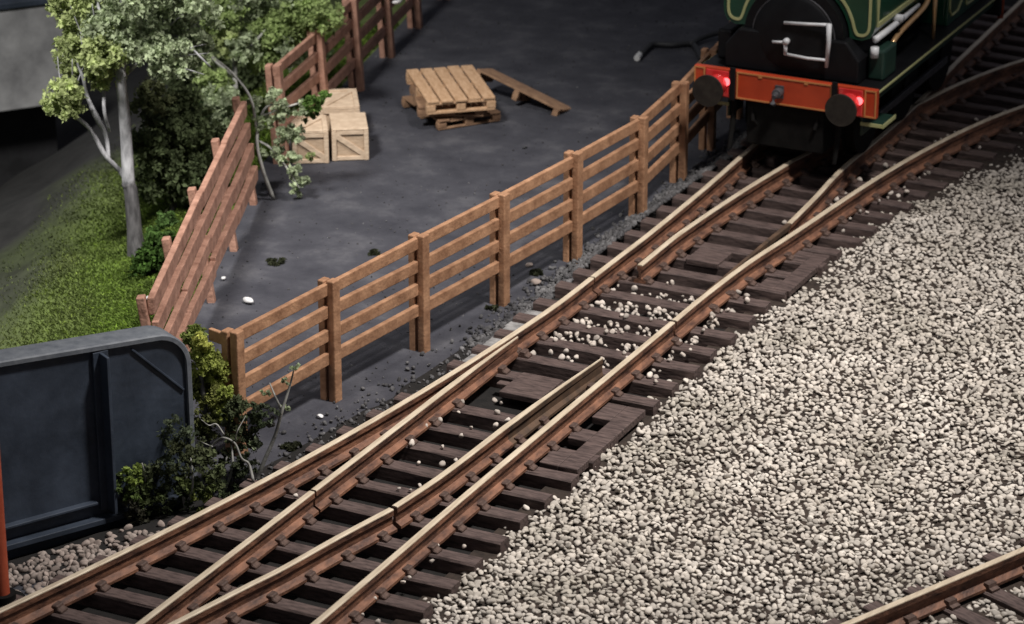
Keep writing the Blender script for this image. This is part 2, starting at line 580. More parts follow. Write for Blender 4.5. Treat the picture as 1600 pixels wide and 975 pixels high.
mp.box(2.16, 2.40, 36.35, 37.9, .12, .213)
for a, b in ((36.35, 36.7), (37.5, 37.9)):
    mp.box(1.92, 2.16, a, b, .12, .2125)
mp.build('motor_plate', M['sleeper'], t2, bevel=.012)

# third track at the lower right
hd = np.array([.412, .911])
hn = np.array([.911, -.412])
def hpt(s, off=0):
    c = np.array([6.73, 27.01]) + hd * s + hn * off + hn * (-.002 * s * s)
    return (float(c[0]), float(c[1]))
t3 = thing('railway_track', 'plain track half buried in pale ballast at the lower right corner', 'railway track', (0, 0, 0))
H1 = [hpt(s) for s in range(-9, 18, 3)]
H2 = [hpt(s, 1.65) for s in range(-9, 18, 3)]
rail('rail', H1, t3)
rail('rail', H2, t3)
for k in range(36):
    s = -7.4 + k * .64
    a = hpt(s, -.52)
    o = sleeper_mesh(2.75).build('sleeper', M['sleeper'], t3)
    o.location = (a[0], a[1], SL_TOP + .005)
    o.rotation_euler = (0, 0, math.atan2(hn[1], hn[0]))
    for off in (.52, 2.17):
        c = bpy.data.objects.new('rail_chair', chair_me)
        link(c, o)
        c.location = (off, 0, 0)

# ------------------------------------------------------------------ stones
def ico(sub=1):
    bm = bmesh.new()
    bmesh.ops.create_icosphere(bm, subdivisions=sub, radius=1)
    V = np.array([v.co[:] for v in bm.verts])
    Fc = np.array([[v.index for v in f.verts] for f in bm.faces])
    bm.free()
    return V, Fc


IV, IF = ico(2)
def stone_shapes(n=24):
    out = []
    for _ in range(n):
        V = IV.copy()
        for _ in range(5):                               # chip flat facets off a ball
            nrm = rng.normal(size=3); nrm /= np.linalg.norm(nrm)
            lim = rng.uniform(.38, .75)
            dd = V @ nrm
            V -= np.outer(np.clip(dd - lim, 0, None), nrm) * .9
        V *= np.array([1, rng.uniform(.7, 1), rng.uniform(.6, .9)])
        out.append(V)
    return np.array(out)


SH = stone_shapes()
def stones(name, pts, size, m, label=None, cat=None, smooth=True, flat=None):
    """scatter chipped stones; flat = spread of their tilt in radians when they lie flat"""
    pts = np.asarray(pts, float)
    n = len(pts)
    k = rng.integers(0, len(SH), n)
    V = SH[k]
    if flat is None:
        q = rng.normal(size=(n, 4))
    else:
        V = V * np.array([1, 1, .72])
        V[:, :, 2] = np.minimum(V[:, :, 2], .46)
        a_ = rng.uniform(0, math.pi, n)
        qz = np.column_stack([np.cos(a_), 0 * a_, 0 * a_, np.sin(a_)])
        tx, ty = rng.normal(0, flat / 2, (2, n))
        w1, x1, y1 = np.ones(n), tx, ty
        w2, z2 = qz[:, 0], qz[:, 3]
        q = np.column_stack([w1 * w2, x1 * w2 + y1 * z2, y1 * w2 - x1 * z2, w1 * z2])
    q /= np.linalg.norm(q, axis=1)[:, None]
    w, x, yq, z = q.T
    Rm = np.stack([1 - 2 * (yq * yq + z * z), 2 * (x * yq - z * w), 2 * (x * z + yq * w),
                   2 * (x * yq + z * w), 1 - 2 * (x * x + z * z), 2 * (yq * z - x * w),
                   2 * (x * z - yq * w), 2 * (yq * z + x * w), 1 - 2 * (x * x + yq * yq)], -1).reshape(n, 3, 3)
    s = size[0] + (size[1] - size[0]) * rng.random(n) ** 1.5
    V = np.einsum('nij,nkj->nki', Rm, V) * s[:, None, None] + pts[:, None, :]
    nv = V.shape[1]
    Fc = (IF[None] + (np.arange(n) * nv)[:, None, None]).reshape(-1, 3)
    o = np_mesh(name, V.reshape(-1, 3), Fc, m, smooth=smooth)
    if label: tag(o, label, cat, kind='stuff')
    return o


def in_view(P, mx=160, my=120):
    p = proj(P)
    return (p[:, 0] > -mx) & (p[:, 0] < 1600 + mx) & (p[:, 1] > -my) & (p[:, 1] < 975 + my)


def jgrid(x0, x1, y0, y1, s):
    X, Y = np.meshgrid(np.arange(x0, x1, s), np.arange(y0, y1, s))
    P = np.stack([X.ravel(), Y.ravel()], -1)
    P[:, 0] += (np.round(P[:, 1] / s) % 2) * s * .5
    return P + rng.uniform(-.36, .36, P.shape) * s


def near_H(P):
    """distance along the cross direction and along-track phase on the third track"""
    d = P - np.array([6.73, 27.01])
    return d @ hn, d @ hd


def edgeR(y):
    e = np.where(y > 38, 2.36 + (np.interp(y, [q[1] for q in D_far], [q[0] for q in D_far]) - 1.84) * 1.0, 2.36)
    e = np.where((y > 29.4) & (y < 32.3), 2.40, e)
    e = np.where((y > 36.0) & (y < 38.4), 2.58, e)
    return e


lay = []
for li, (sp, zb) in enumerate(((.076, .0), (.23, .034))):
    P = jgrid(1.6, 13, 21, 50, sp)
    P = np.where(rng.random((len(P), 1)) < .5, P, P + rng.normal(0, .012, P.shape))
    e = edgeR(P[:, 1]) + .13 * np.sin(P[:, 1] * 5.3) * np.sin(P[:, 1] * 2.1) + .08 * rng.normal(size=len(P)) - (.12 if li == 0 else -.05)
    keep = P[:, 0] > e
    u, s = near_H(P)
    ph = ((s + 7.4) / .64 + .5) % 1 - .5
    on_sleeper = (u > -.48) & (u < 2.15) & (np.abs(ph) < .27)
    by_rail = (np.abs(u) < .13) | (np.abs(u - 1.65) < .13)
    keep &= ~by_rail & ~(on_sleeper & (rng.random(len(P)) < (.97 if li < 2 else .995)))
    P = P[keep]; u = u[keep]; e = e[keep]
    z = .06 + .10 * np.clip((P[:, 0] - e) / .7, 0, 1) + zb * np.clip((P[:, 0] - e + .15) / .35, 0, 1)
    z += .03 * np.sin(P[:, 0] * 1.3) * np.sin(P[:, 1] * .9) + rng.uniform(-.015, .02, len(P))
    z = np.where((u > -.4), z - .05 * (1 if li else 0), z)
    P3 = np.column_stack([P, z])
    P3 = P3[in_view(P3)]
    lay.append(P3)
stones('ballast_gravel', np.concatenate(lay), (.034, .060), M['stone'], 'bed of pale cream ballast chippings right of the turnouts', 'gravel', flat=.5)
print('ballast', sum(map(len, lay)))

cs = MB()
yv = 31.9
while yv < 34.2:
    L_ = random.uniform(.5, 1.1)
    a0, a1 = random.uniform(-.72, -.66), random.uniform(-.74, -.64)
    cs.add([(a0, yv, .05), (-.2, yv, .05), (-.2, yv + L_, .05), (a1, yv + L_, .05), (a0 + .06, yv, .135), (-.2, yv, .135), (-.2, yv + L_, .135), (a1 + .06, yv + L_, .135)],
           [(0, 3, 2, 1), (4, 5, 6, 7), (0, 1, 5, 4), (1, 2, 6, 5), (2, 3, 7, 6), (3, 0, 4, 7)])
    yv += L_ - .002
tag(cs.build('cork_edge', M['cork']), 'pale grey edge strip under the sleeper ends left of the outer rail', 'edging', kind='structure')

# loose ballast between the sleepers where the two turnouts meet
P = jgrid(.0, 1.9, 32.7, 35.9, .085)
P = P[(rng.random(len(P)) < .62)]
ph = ((P[:, 1] - 19.6) / .622 + .5) % 1 - .5
gap = np.abs(ph) > .24
ph2 = ((P[:, 1] - 35.22) / .58 + .5) % 1 - .5
gap = np.where(P[:, 1] > 34.95, np.abs(ph2) > .25, gap)
den = np.clip(1.35 - np.abs(P[:, 1] - 34.4) / 1.6, 0, 1)
keep = (gap | (rng.random(len(P)) < .10)) & (rng.random(len(P)) < den) & (P[:, 0] > .1) & (np.abs(P[:, 0] - 1.65) > .14)
z = np.where(gap, .15, .225)
loose = [np.column_stack([P, z])[keep]]
def sprinkle(n, fx, y0, y1, z):
    yv = rng.uniform(y0, y1, n)
    xv = np.array([fx(v) for v in yv]) + rng.normal(0, .1, n)
    loose.append(np.column_stack([xv, yv, np.full(n, z)]))
sprinkle(18, lambda v: rng.uniform(.2, 1.0), 28.2, 31.2, .235)
sprinkle(14, lambda v: rng.uniform(.5, 1.4), 37.5, 41, .10)
sprinkle(12, lambda v: 1.88, 24, 29, .235)
sprinkle(14, lambda v: 1.9, 32.5, 36, .235)
sprinkle(26, lambda v: float(np.interp(v, [q[1] for q in D_far], [q[0] for q in D_far])) - .35, 38.8, 46, .22)
sprinkle(16, lambda v: float(np.interp(v, [q[1] for q in D_far], [q[0] for q in D_far])) + .3, 38.5, 45, .23)
sprinkle(10, lambda v: aX(v) + .35, 26, 31, .235)
stones('loose_ballast', np.concatenate(loose), (.028, .056), M['stone_loose'], 'loose cream chippings scattered over the sleepers of both turnouts', 'gravel')

# grey rubble left of the far turnout
yv = rng.uniform(33.0, 43.5, 2600)
xv = -.62 - np.abs(rng.normal(0, .20, 2600))
z = .02 + .20 * np.clip(1 - np.abs(xv + .62) / .45, 0, 1) * np.clip((yv - 34.5) / 2, .25, 1) * np.exp(-((yv - 38.5) / 4) ** 2)
stones('trackside_rubble', np.column_stack([xv, yv, z]), (.02, .055), M['stone_grey'], 'dark grey rubble between the near fence and the far turnout', 'rubble')
# fine grit on the yard
P = jgrid(-8.5, -1.2, 28.5, 50, .16)
P = P[(rng.random(len(P)) < .35) & (P[:, 0] > LX(P[:, 1]) + .1)]
stones('yard_grit', np.column_stack([P, np.full(len(P), .006)]), (.006, .022), M['grit'], 'fine dark and light grit scattered over the yard', 'grit')
# brown chippings by the girder
P = jgrid(-3.4, -.5, 23.6, 27.2, .085)
gx = np.interp(P[:, 1], [22.8, 25.3, 27.67, 28.4], [-4.7, -3.2, -1.9, -1.5])
ax = np.array([aX(v) for v in P[:, 1]])
keep = (P[:, 0] > gx + .1) & (P[:, 0] < ax - .22) & (rng.random(len(P)) < np.clip(1.3 - np.abs(P[:, 1] - 25.2) * .75, 0.0, .85)) & (P[:, 0] > gx + .35 + .1 * np.sin(P[:, 1] * 7))
P = P[keep]
stones('girder_side_chippings', np.column_stack([P, -.33 + .34 * np.clip((P[:, 0] - gx[keep]) / (ax[keep] - .55 - gx[keep]), 0, 1) + rng.uniform(0.02, .07, len(P))]), (.04, .066), M['stone_brown'], 'dull brown chippings between the girder and the outer rail', 'gravel')
# fine dirt specks left of the track near the fence
yv = rng.uniform(28.0, 34.5, 420)
xv = np.array([aX(v) for v in yv]) - .45 - np.abs(rng.normal(0, .35, 420))
stones('trackside_dirt', np.column_stack([xv, yv, np.full(420, .02)]), (.015, .045), M['stone_grey'], 'dark crumbs of dirt along the foot of the near fence', 'dirt')

# ------------------------------------------------------------------ fences
def fence(name, label, posts, m, height, lean=(0, 0), side=1, rails_z=(1.535, 1.215, .895, .575), post_w=.115, batten=True, rail_h=.168, rail_t=.07):
    """posts: ground points; four rails run along the side facing the yard (side=+1: to the right of the walking direction)"""
    root = thing(name, label, 'fence', (0, 0, 0))
    lx, ly = lean
    n = len(posts)
    P = [np.array((x, y, z)) for x, y, z in posts]
    T = lambda p, h: Vector((p[0] + lx * h, p[1] + ly * h, p[2] + h))
    for i, p in enumerate(P):
        d = (P[min(i + 1, n - 1)] - P[max(i - 1, 0)]); d[2] = 0; d /= np.linalg.norm(d)
        nrm = np.array([d[1], -d[0], 0]) * side
        mb = MB()
        h = height + random.uniform(-.03, .03)
        if batten:                                       # rails are let into a front post; a thinner stub backs it
            q = p + nrm * .085
            mb.bar(T(q, -.1), T(q, h), .15, .115, up=tuple(nrm))
            q = p - nrm * .06
            mb.bar(T(q, -.1), T(q, h - .015), .15, .10, up=tuple(nrm))
        else:
            q = p - nrm * .085
            mb.bar(T(q, -.1), T(q, h), .14, .11, up=tuple(nrm))
        mb.build('post', m, root, bevel=.016)
    for rz in rails_z:
        for i in range(n - 1):
            a, b = P[i], P[i + 1]
            j0, j1 = [random.uniform(-.015, .015) * (1 if batten else 2) for _ in (0, 1)]
            d = (b - a); d[2] = 0; d /= np.linalg.norm(d)
            nrm = np.array([d[1], -d[0], 0]) * side
            mb = MB()
            aa, bb = T(a + nrm * .02, rz + j0), T(b + nrm * .02, rz + j1)
            mb.bar(aa, bb, rail_t, rail_h)
            mb.build('rail', m, root, bevel=.014)
    return root


near_posts = [(-1.9, 28.7, 0), (-1.7, 30.7, 0), (-1.46, 32.67, 0), (-1.23, 34.59, 0), (-1.04, 36.54, 0), (-.90, 38.5, 0), (-1.05, 40.35, 0), (-1.27, 42.0, 0), (-1.5, 43.7, 0), (-1.7, 45.5, 0)]
nf = fence('wooden_fence', 'long orange brown four rail fence beside the turnouts, running up to the locomotive', near_posts, M['fence'], 1.65)
# short return at the near corner
for rz in (1.535, 1.215, .895, .575):
    MB().bar((-1.98, 28.66, rz), (-2.22, 28.72, rz), .06, .16).build('corner_rail', M['fence'], nf, bevel=.014)
left_posts = [(-3.25, 29.3, 0), (-4.02, 31.1, 0), (-4.79, 32.94, 0), (-5.56, 34.8, 0), (-6.33, 36.62, 0)]
fence('wooden_fence', 'faded pinkish fence leaning outwards above the grass bank', left_posts, M['fence_pink'], 1.66, lean=(-.12, -.05), rails_z=(1.50, 1.17, .84, .51), batten=False, rail_h=.235, rail_t=.09)
back_posts = [(-7.0, 38.4, 0), (-7.35, 40.3, 0), (-7.78, 42.2, 0), (-8.23, 44.1, 0), (-8.65, 45.9, 0), (-9.05, 47.8, 0)]
fence('wooden_fence', 'dark red brown fence behind the crates at the back of the yard', back_posts, M['fence_pink'], 1.62, lean=(-.05, -.02), rails_z=(1.50, 1.17, .84, .51))

# ------------------------------------------------------------------ crates
def crate(w, d, h, label, loc, rz, brace=1, top_brace=False):
    root = thing('wooden_crate', label, 'crate', loc, rz, 'crates by the back fence')
    b = MB(); t = .035
    b.box(-w / 2 + t, w / 2 - t, -d / 2 + t, d / 2 - t, .01, h - .02)
    b.build('box', M['crate_dark'], root)
    f = MB(); e = .075
    for sx in (-1, 1):
        for sy in (-1, 1):
            f.box(min(sx * w / 2, sx * (w / 2 - e)), max(sx * w / 2, sx * (w / 2 - e)), min(sy * d / 2, sy * (d / 2 - e)), max(sy * d / 2, sy * (d / 2 - e)), 0, h - .004)
    for sy in (-1, 1):
        for z0 in (.003, h - e):
            f.box(-w / 2 + e, w / 2 - e, min(sy * (d / 2 - .004), sy * (d / 2 - t)), max(sy * (d / 2 - .004), sy * (d / 2 - t)), z0, z0 + e - .006)
    for sx in (-1, 1):
        for z0 in (.003, h - e):
            f.box(min(sx * (w / 2 - .004), sx * (w / 2 - t)), max(sx * (w / 2 - .004), sx * (w / 2 - t)), -d / 2 + e, d / 2 - e, z0, z0 + e - .006)
    f.build('frame', M['crate'], root, bevel=.01)
    br = MB()
    i0, i1 = (e, h - e)
    for sy in (-1, 1):
        yv = sy * (d / 2 - .018)
        br.bar((-w / 2 + e * .7, yv, i1 if brace > 0 else i0), (w / 2 - e * .7, yv, i0 if brace > 0 else i1), .03, .085, up=(0, 0, 1))
    for sx in (-1, 1):
        xv = sx * (w / 2 - .018)
        br.bar((xv, -d / 2 + e * .7, i1), (xv, d / 2 - e * .7, i0), .03, .085)
    br.build('brace', M['crate'], root, bevel=.008)
    l = MB()
    l.box(-w / 2 + .002, w / 2 - .002, -d / 2 + .002, d / 2 - .002, h - .003, h + .022)
    lid = l.build('lid', M['crate'], root, bevel=.01)
    if top_brace:
        tb = MB()
        tb.bar((-w / 2 + .05, -d / 2 + .05, h + .035), (w / 2 - .05, d / 2 - .05, h + .035), .085, .025)
        for sx in (-1, 1):
            tb.box(sx * w / 2 - .04 - sx * .042, sx * w / 2 + .04 - sx * .042, -d / 2 + .01, d / 2 - .01, h + .023, h + .047)
        for sy in (-1, 1):
            tb.box(-w / 2 + .085, w / 2 - .085, sy * d / 2 - .04 - sy * .045, sy * d / 2 + .04 - sy * .045, h + .023, h + .046)
        tb.build('lid_batten', M['crate'], lid, bevel=.008)
    return root


cr = math.atan2(.30, .47)
ux, uy = math.cos(cr), math.sin(cr)
def cpos(px, py, dep, w):
    """crate whose front bottom middle is seen at a photo pixel"""
    g = G(px, py)
    return (g[0] - uy * dep / 2, g[1] + ux * dep / 2, 0)


crate(.58, .84, .50, 'pale wooden crate with a plain lid and one diagonal brace, nearest the pallets', cpos(548, 251, .84, .58), cr, 1)
crate(.57, .80, .50, 'pale wooden crate half hidden by the drooping sapling', cpos(486, 256, .80, .57), cr, 1, True)
g = G(536, 251)
crate(.66, .95, .54, 'taller pale wooden crate standing behind the other two', (g[0] - uy * 1.42, g[1] + ux * 1.42, 0), cr, -1, True)

# ------------------------------------------------------------------ pallets
def pallet(label, W, L, m, boards=5):
    root = thing('pallet', label, 'pallet', group='pallets piled in the yard')
    w = W / boards
    for k in range(boards):
        b = MB()
        x = -W / 2 + w * (k + .5)
        j = random.uniform(-.02, .02)
        b.box(x - w * .43, x + w * .43, -L / 2 + j, L / 2 + j, .19, .235)
        b.build('deck_board', m, root, bevel=.01)
    for yv in (-L / 2 + .06, 0, L / 2 - .06):
        b = MB()
        b.box(-W / 2 + .01, W / 2 - .01, yv - .05, yv + .05, .155, .189)
        for x in (-W / 2 + .08, 0, W / 2 - .08):
            b.box(x - .075, x + .075, yv - .055, yv + .055, .046, .154)
        b.box(-W / 2 + .012, W / 2 - .012, yv - .048, yv + .048, .0, .045)
        b.build('bearer', m, root, bevel=.008)
    return root


# top pallet: plane through its four seen corners
zt = .58
c0, c1, c2, c3 = G(673, 163, zt - .04), G(773, 153, zt - .04), G(738, 98, zt + .02), G(630, 104, zt + .02)
ctr = (c0 + c1 + c2 + c3) / 4
wv = (c1 - c0 + c2 - c3) / 2
lv = (c3 - c0 + c2 - c1) / 2
print('pallet w', np.linalg.norm(wv), 'l', np.linalg.norm(lv), 'dot', wv @ lv)
wl, ll = np.linalg.norm(wv), np.linalg.norm(lv)
def orient(o, xv, yv, origin):
    xv = Vector(xv).normalized(); yv = Vector(yv)
    zv = xv.cross(yv).normalized(); yv = zv.cross(xv)
    o.matrix_world = Matrix(((xv.x, yv.x, zv.x, origin[0]), (xv.y, yv.y, zv.y, origin[1]), (xv.z, yv.z, zv.z, origin[2]), (0, 0, 0, 1)))
    return zv
p1 = pallet('light brown pallet lying on top of the pile', 1.16, 1.62, M['pallet'])
# square up the corner directions about their mean
yvn = lv / ll; xvn = wv / wl
bis = (xvn + yvn); bis /= np.linalg.norm(bis)
dif = (xvn - yvn); dif /= np.linalg.norm(dif)
xq = (bis + dif) / math.sqrt(2); yq_ = (bis - dif) / math.sqrt(2)
zv = orient(p1, xq, yq_, ctr - np.array([0, 0, .235]))
p2 = pallet('darker brown pallet underneath, at the bottom of the pile', 1.14, 1.45, M['pallet_dark'])
an = math.atan2(xq[1], xq[0])
p2.location = (ctr[0] - .02, ctr[1] + .05, .02); p2.rotation_euler = (0, 0, an + .22)
p4 = pallet('dark brown pallet in the middle of the pile', 1.1, 1.4, M['pallet_dark'])
p4.location = (ctr[0] - .06, ctr[1] - .03, .19); p4.rotation_euler = (R(-1.5), R(2), an - .12)
for o in (p2, p4): o.scale = (1, 1, .72)
# leaning pallet on its long edge
a = G(868, 176, .06); b = np.array([*G(738, 112, .48)[:2], .48])
p3 = pallet('grey brown pallet propped at a slope against the pile', .95, 1.75, M['pallet_dark'])
lv3 = (b - a); ln = np.linalg.norm(lv3)
print('lean pallet', ln, a, b)
sx_ = np.array([.12, 1.0, -.30]); sx_ -= lv3 * (sx_ @ lv3) / ln ** 2; sx_ /= np.linalg.norm(sx_)
orient(p3, sx_, lv3, (a + b) / 2 + sx_ * .26 - np.array([0, 0, .14]))
p3.scale = (.58, ln / 1.75, .9)

# ------------------------------------------------------------------ girder bridge side
gdir = np.array([1.24, 2.23, 0]) / np.linalg.norm([1.24, 2.23])
gout = np.array([gdir[1], -gdir[0], 0])                   # towards the tracks
gend = np.array([-1.89, 27.67, 0])
gl = 11.0
GM = Matrix(((gdir[0], -gout[0], 0, gend[0]), (gdir[1], -gout[1], 0, gend[1]), (0, 0, 1, 0), (0, 0, 0, 1)))   # local x along, y away from the track
gb = thing('plate_girder', 'dark blue grey plate girder of the bridge with a rounded top end', 'girder')
gb.matrix_world = GM
def girder_top(u):
    return 1.985 + (-u) * .072
rad = .42
outl = []
for k in range(9):
    t = math.pi / 2 * k / 8
    outl.append((-rad + rad * math.sin(t), girder_top(-rad) - rad + rad * math.cos(t)))
poly = [(-gl, -.5), (-gl, girder_top(-gl))] + outl + [(0, -.5)]
w = MB()
n = len(poly)
w.add([(u, .0, z) for u, z in poly] + [(u, .12, z) for u, z in poly], [tuple(range(n)), tuple(range(n, 2 * n))[::-1]] + [(i, n + i, n + (i + 1) % n, (i + 1) % n) for i in range(n)])
w.build('web', M['girder'], gb)
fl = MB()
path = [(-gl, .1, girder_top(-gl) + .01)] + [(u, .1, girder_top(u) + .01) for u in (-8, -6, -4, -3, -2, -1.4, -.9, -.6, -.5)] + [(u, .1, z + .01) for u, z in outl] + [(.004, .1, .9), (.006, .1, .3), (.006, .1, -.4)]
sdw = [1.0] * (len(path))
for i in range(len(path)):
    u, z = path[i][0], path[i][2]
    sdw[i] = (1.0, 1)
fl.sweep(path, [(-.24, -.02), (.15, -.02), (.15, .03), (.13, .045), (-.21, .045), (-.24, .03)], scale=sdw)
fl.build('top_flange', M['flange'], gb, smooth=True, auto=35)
st = MB()
for u in (-.52 - .62, -3.6, -6.1):
    st.box(u - .10, u + .10, -.05, .0, .02, girder_top(u) - .03)
    st.box(u - .02, u + .02, -.24, -.05, .02, girder_top(u) - .04)
    st.build('stiffener', M['girder'], gb, bevel=.008)
    st = MB()
jl = MB()
jl.bar((-.72, -.012, girder_top(-.72) - .08), (-.06, -.012, 1.28), .03, .03)
jl.bar((-.32, -.010, 1.50), (-.32, -.010, .1), .03, .03)
jl.build('joint_strip', M['girder'], gb, bevel=.008)
bf = MB()
bf.box(-gl, -1.3, -.10, 0, .13, .165)
bf.box(-gl, .0, -.14, 0, -.12, -.05)
bf.build('bottom_flange', M['girder'], gb, bevel=.008)

# ------------------------------------------------------------------ red post at the left edge
rp = thing('signal_post', 'orange red post cut by the left edge of the picture, beside the outer rail', 'post')
base = G(4, 935, .2)
top = PD(4, 685, base)
pm = MB()
pm.cyl((0, 0, .25), (0, 0, top[2] - .0), .085, n=20)
pm.build('post', M['redpost'], rp, smooth=True, auto=40)
pb = MB()
pb.cyl((0, 0, .0), (0, 0, .18), .26, n=26)
pb.cyl((0, 0, .18), (0, 0, .27), .15, n=26)
pb.build('base', M['black_dull'], rp, smooth=True, auto=40)
rp.location = (base[0], base[1], 0)

# ------------------------------------------------------------------ backdrop wall in the valley
wz0, wz1 = -1.35, .55
wa, wb = G(-260, 212, wz0), G(112, 160, wz0)
wd = (wb - wa); wl_ = np.linalg.norm(wd); wd /= wl_
wn = np.array([wd[1], -wd[0], 0])
bw = thing('bridge_wall', 'mottled grey road bridge wall in the far left corner above a dark opening', 'wall')
bw.matrix_world = Matrix(((wd[0], -wn[0], 0, wa[0]), (wd[1], -wn[1], 0, wa[1]), (0, 0, 1, 0), (0, 0, 0, 1)))
m1 = MB(); m1.box(-8, wl_ + .0, 0, .5, wz0, wz1); m1.build('parapet', M['slab'], bw, bevel=.03)
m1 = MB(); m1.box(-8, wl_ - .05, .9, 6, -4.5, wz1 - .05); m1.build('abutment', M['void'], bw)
m1 = MB(); m1.box(-8, wl_ - .03, -.06, .56, wz1, wz1 + .12); m1.build('coping', M['girder'], bw, bevel=.02)

# ------------------------------------------------------------------ plants
def leaves(name, centers, parent, m=None):
    """centers: (point, radius, count, colour, leaf size): crumbs of flock clustered on small sub-clumps"""
    VV, FF, TT = [], [], []
    off = 0
    for (c, r, cnt, col, ls) in centers:
        cnt = int(cnt * KN)
        c = np.asarray(c, float)
        r = np.asarray(r if np.ndim(r) else (r, r, r), float)
        ncl = max(4, cnt // 34)
        cl = rng.normal(size=(ncl, 3)); cl /= np.linalg.norm(cl, axis=1)[:, None]
        cl *= (rng.random((ncl, 1)) ** .45) * 1.18
        which = rng.integers(0, ncl, cnt)
        P = c + (cl[which] + rng.normal(0, .13, (cnt, 3))) * r
        # each crumb: a bent quad of two triangles
        a = rng.normal(size=(cnt, 3)); a /= np.linalg.norm(a, axis=1)[:, None]
        b = np.cross(a, rng.normal(size=(cnt, 3))); b /= np.linalg.norm(b, axis=1)[:, None]
        cdir = np.cross(a, b)
        s = ls * rng.uniform(.5, 1.3, (cnt, 1))
        q = np.stack([P - a * s, P + b * s * .6 + cdir * s * .3, P + a * s, P - b * s * .6 + cdir * s * .2], 1)
        VV.append(q.reshape(-1, 3))
        FF.append(np.stack([np.arange(cnt) * 4 + k for k in (0, 1, 2, 3)], -1) + off)
        off += cnt * 4
        clv = rng.uniform(.7, 1.25, (ncl, 1))
        t = np.asarray(col)[None] * clv[which] * rng.uniform(.75, 1.25, (cnt, 1))
        TT.append(np.repeat(t, 4, 0))
    return np_mesh(name, np.concatenate(VV), np.concatenate(FF), m or M['leaf'], parent, tint=np.concatenate(TT))


def stem(paths, parent, m, ref, name='trunk', wob=.0):
    """paths: list of (pixels, radii) at the distance of ref"""
    mb = MB()
    for px, rr in paths:
        pts = [PD(x, y, ref) for x, y in px]
        for p in pts[1:]: p += _hf * random.uniform(-wob, wob)
        P = catmull(pts, 5)
        rad = np.interp(np.linspace(0, 1, len(P)), np.linspace(0, 1, len(rr)), rr)
        mb.tube(P, list(rad), n=9)
    return mb.build(name, m, parent, smooth=True)


YG, GG, DG, BG, OL = (.56, .65, .29), (.54, .63, .40), (.14, .18, .085), (.42, .54, .21), (.22, .25, .12)
LS = .044
KN = 4.6
def lump(px, py, ref, rpx, cnt, col, ls=LS, dz=0):
    s = np.linalg.norm(np.array(ref) - CAM) / F_PX
    c = PD(px, py, ref) + _hf * dz
    r = rpx * s if not isinstance(rpx, tuple) else np.array([rpx[0] * s, rpx[0] * s, rpx[1] * s / .93])
    return (c, r, cnt, col, ls)


def twigs(lst, origin, parent, ref, m, r=.012, per=4):
    """fine side twigs from a stem pixel out into each leaf lump"""
    mb = MB()
    for (x, y, rr, *_r) in lst:
        for _ in range(per):
            tx, ty = x + random.uniform(-1, 1) * rr, y + random.uniform(-1, 1) * rr
            ox, oy = origin(x, y)
            mx_, my_ = (ox + tx) / 2 + random.uniform(-8, 8), (oy + ty) / 2 + random.uniform(-8, 8)
            e = random.uniform(-.3, .3)
            pts = [PD(ox, oy, ref), PD(mx_, my_, ref) + _hf * e * .5, PD(tx, ty, ref) + _hf * e]
            mb.tube(catmull(pts, 3), [r * k for k in (1, .95, .9, .8, .7, .55, .4)], n=5)
    return mb.build('twigs', m, parent, smooth=True)


# birch on the bank
b0 = GT(212, 400)
print('tree base', b0)
t = thing('birch_tree', 'tall pale barked tree with forked stems on the grass bank', 'tree')
tr = stem([([(214, 408), (210, 360), (205, 305), (200, 285)], [.15, .115, .105, .10])], t, M['bark_low'], b0, 'trunk')
stem([([(201, 292), (197, 230), (194, 170), (191, 110), (190, 50), (196, -40), (200, -140)], [.10, .088, .085, .075, .06, .045, .02]),
      ([(204, 290), (188, 274), (166, 243), (140, 200), (108, 166), (96, 140)], [.05, .042, .038, .033, .03, .018]),
      ([(170, 250), (164, 215), (150, 178), (136, 152), (131, 120), (120, 90)], [.03, .035, .045, .03, .028, .015]),
      ([(171, 205), (165, 165), (162, 130), (166, 90)], [.02, .028, .03, .015]),
      ([(193, 120), (230, 80), (262, 60), (300, 70), (330, 100)], [.035, .028, .022, .018, .012]),
      ([(191, 80), (170, 40), (150, 0), (140, -60)], [.035, .03, .022, .012])], t, M['bark'], b0, 'stem', .25)
cl = []
for (x, y, r, n_, col) in [(108, 138, 26, 420, YG), (112, 95, 30, 480, YG), (140, 70, 38, 620, YG), (128, 25, 42, 650, YG), (165, 110, 26, 300, YG), (185, 30, 42, 620, GG),
                           (170, 70, 30, 350, YG), (225, 55, 34, 420, GG), (255, 25, 38, 500, GG), (262, 78, 32, 330, GG), (300, 92, 26, 230, GG), (300, 40, 34, 330, GG),
                           (160, -30, 55, 650, YG), (230, -50, 55, 600, GG), (190, -110, 55, 500, GG), (110, -35, 45, 420, YG), (285, -20, 40, 350, GG)]:
    cl.append(lump(x, y, b0, r, int(n_ * 1.0), col, LS, random.uniform(-.45, .45)))
leaves('crown', cl, t)
twigs([(c_[0], c_[1], c_[2]) for c_ in [(108, 138, 26), (112, 95, 30), (140, 70, 38), (128, 25, 42), (165, 110, 26), (225, 55, 34), (262, 78, 32), (300, 92, 26), (300, 40, 34), (255, 25, 38)]],
      lambda x, y: (110, 160) if x < 130 and y > 85 else ((150, 120) if x < 175 else (215, 95)), t, b0, M['bark'], .014)

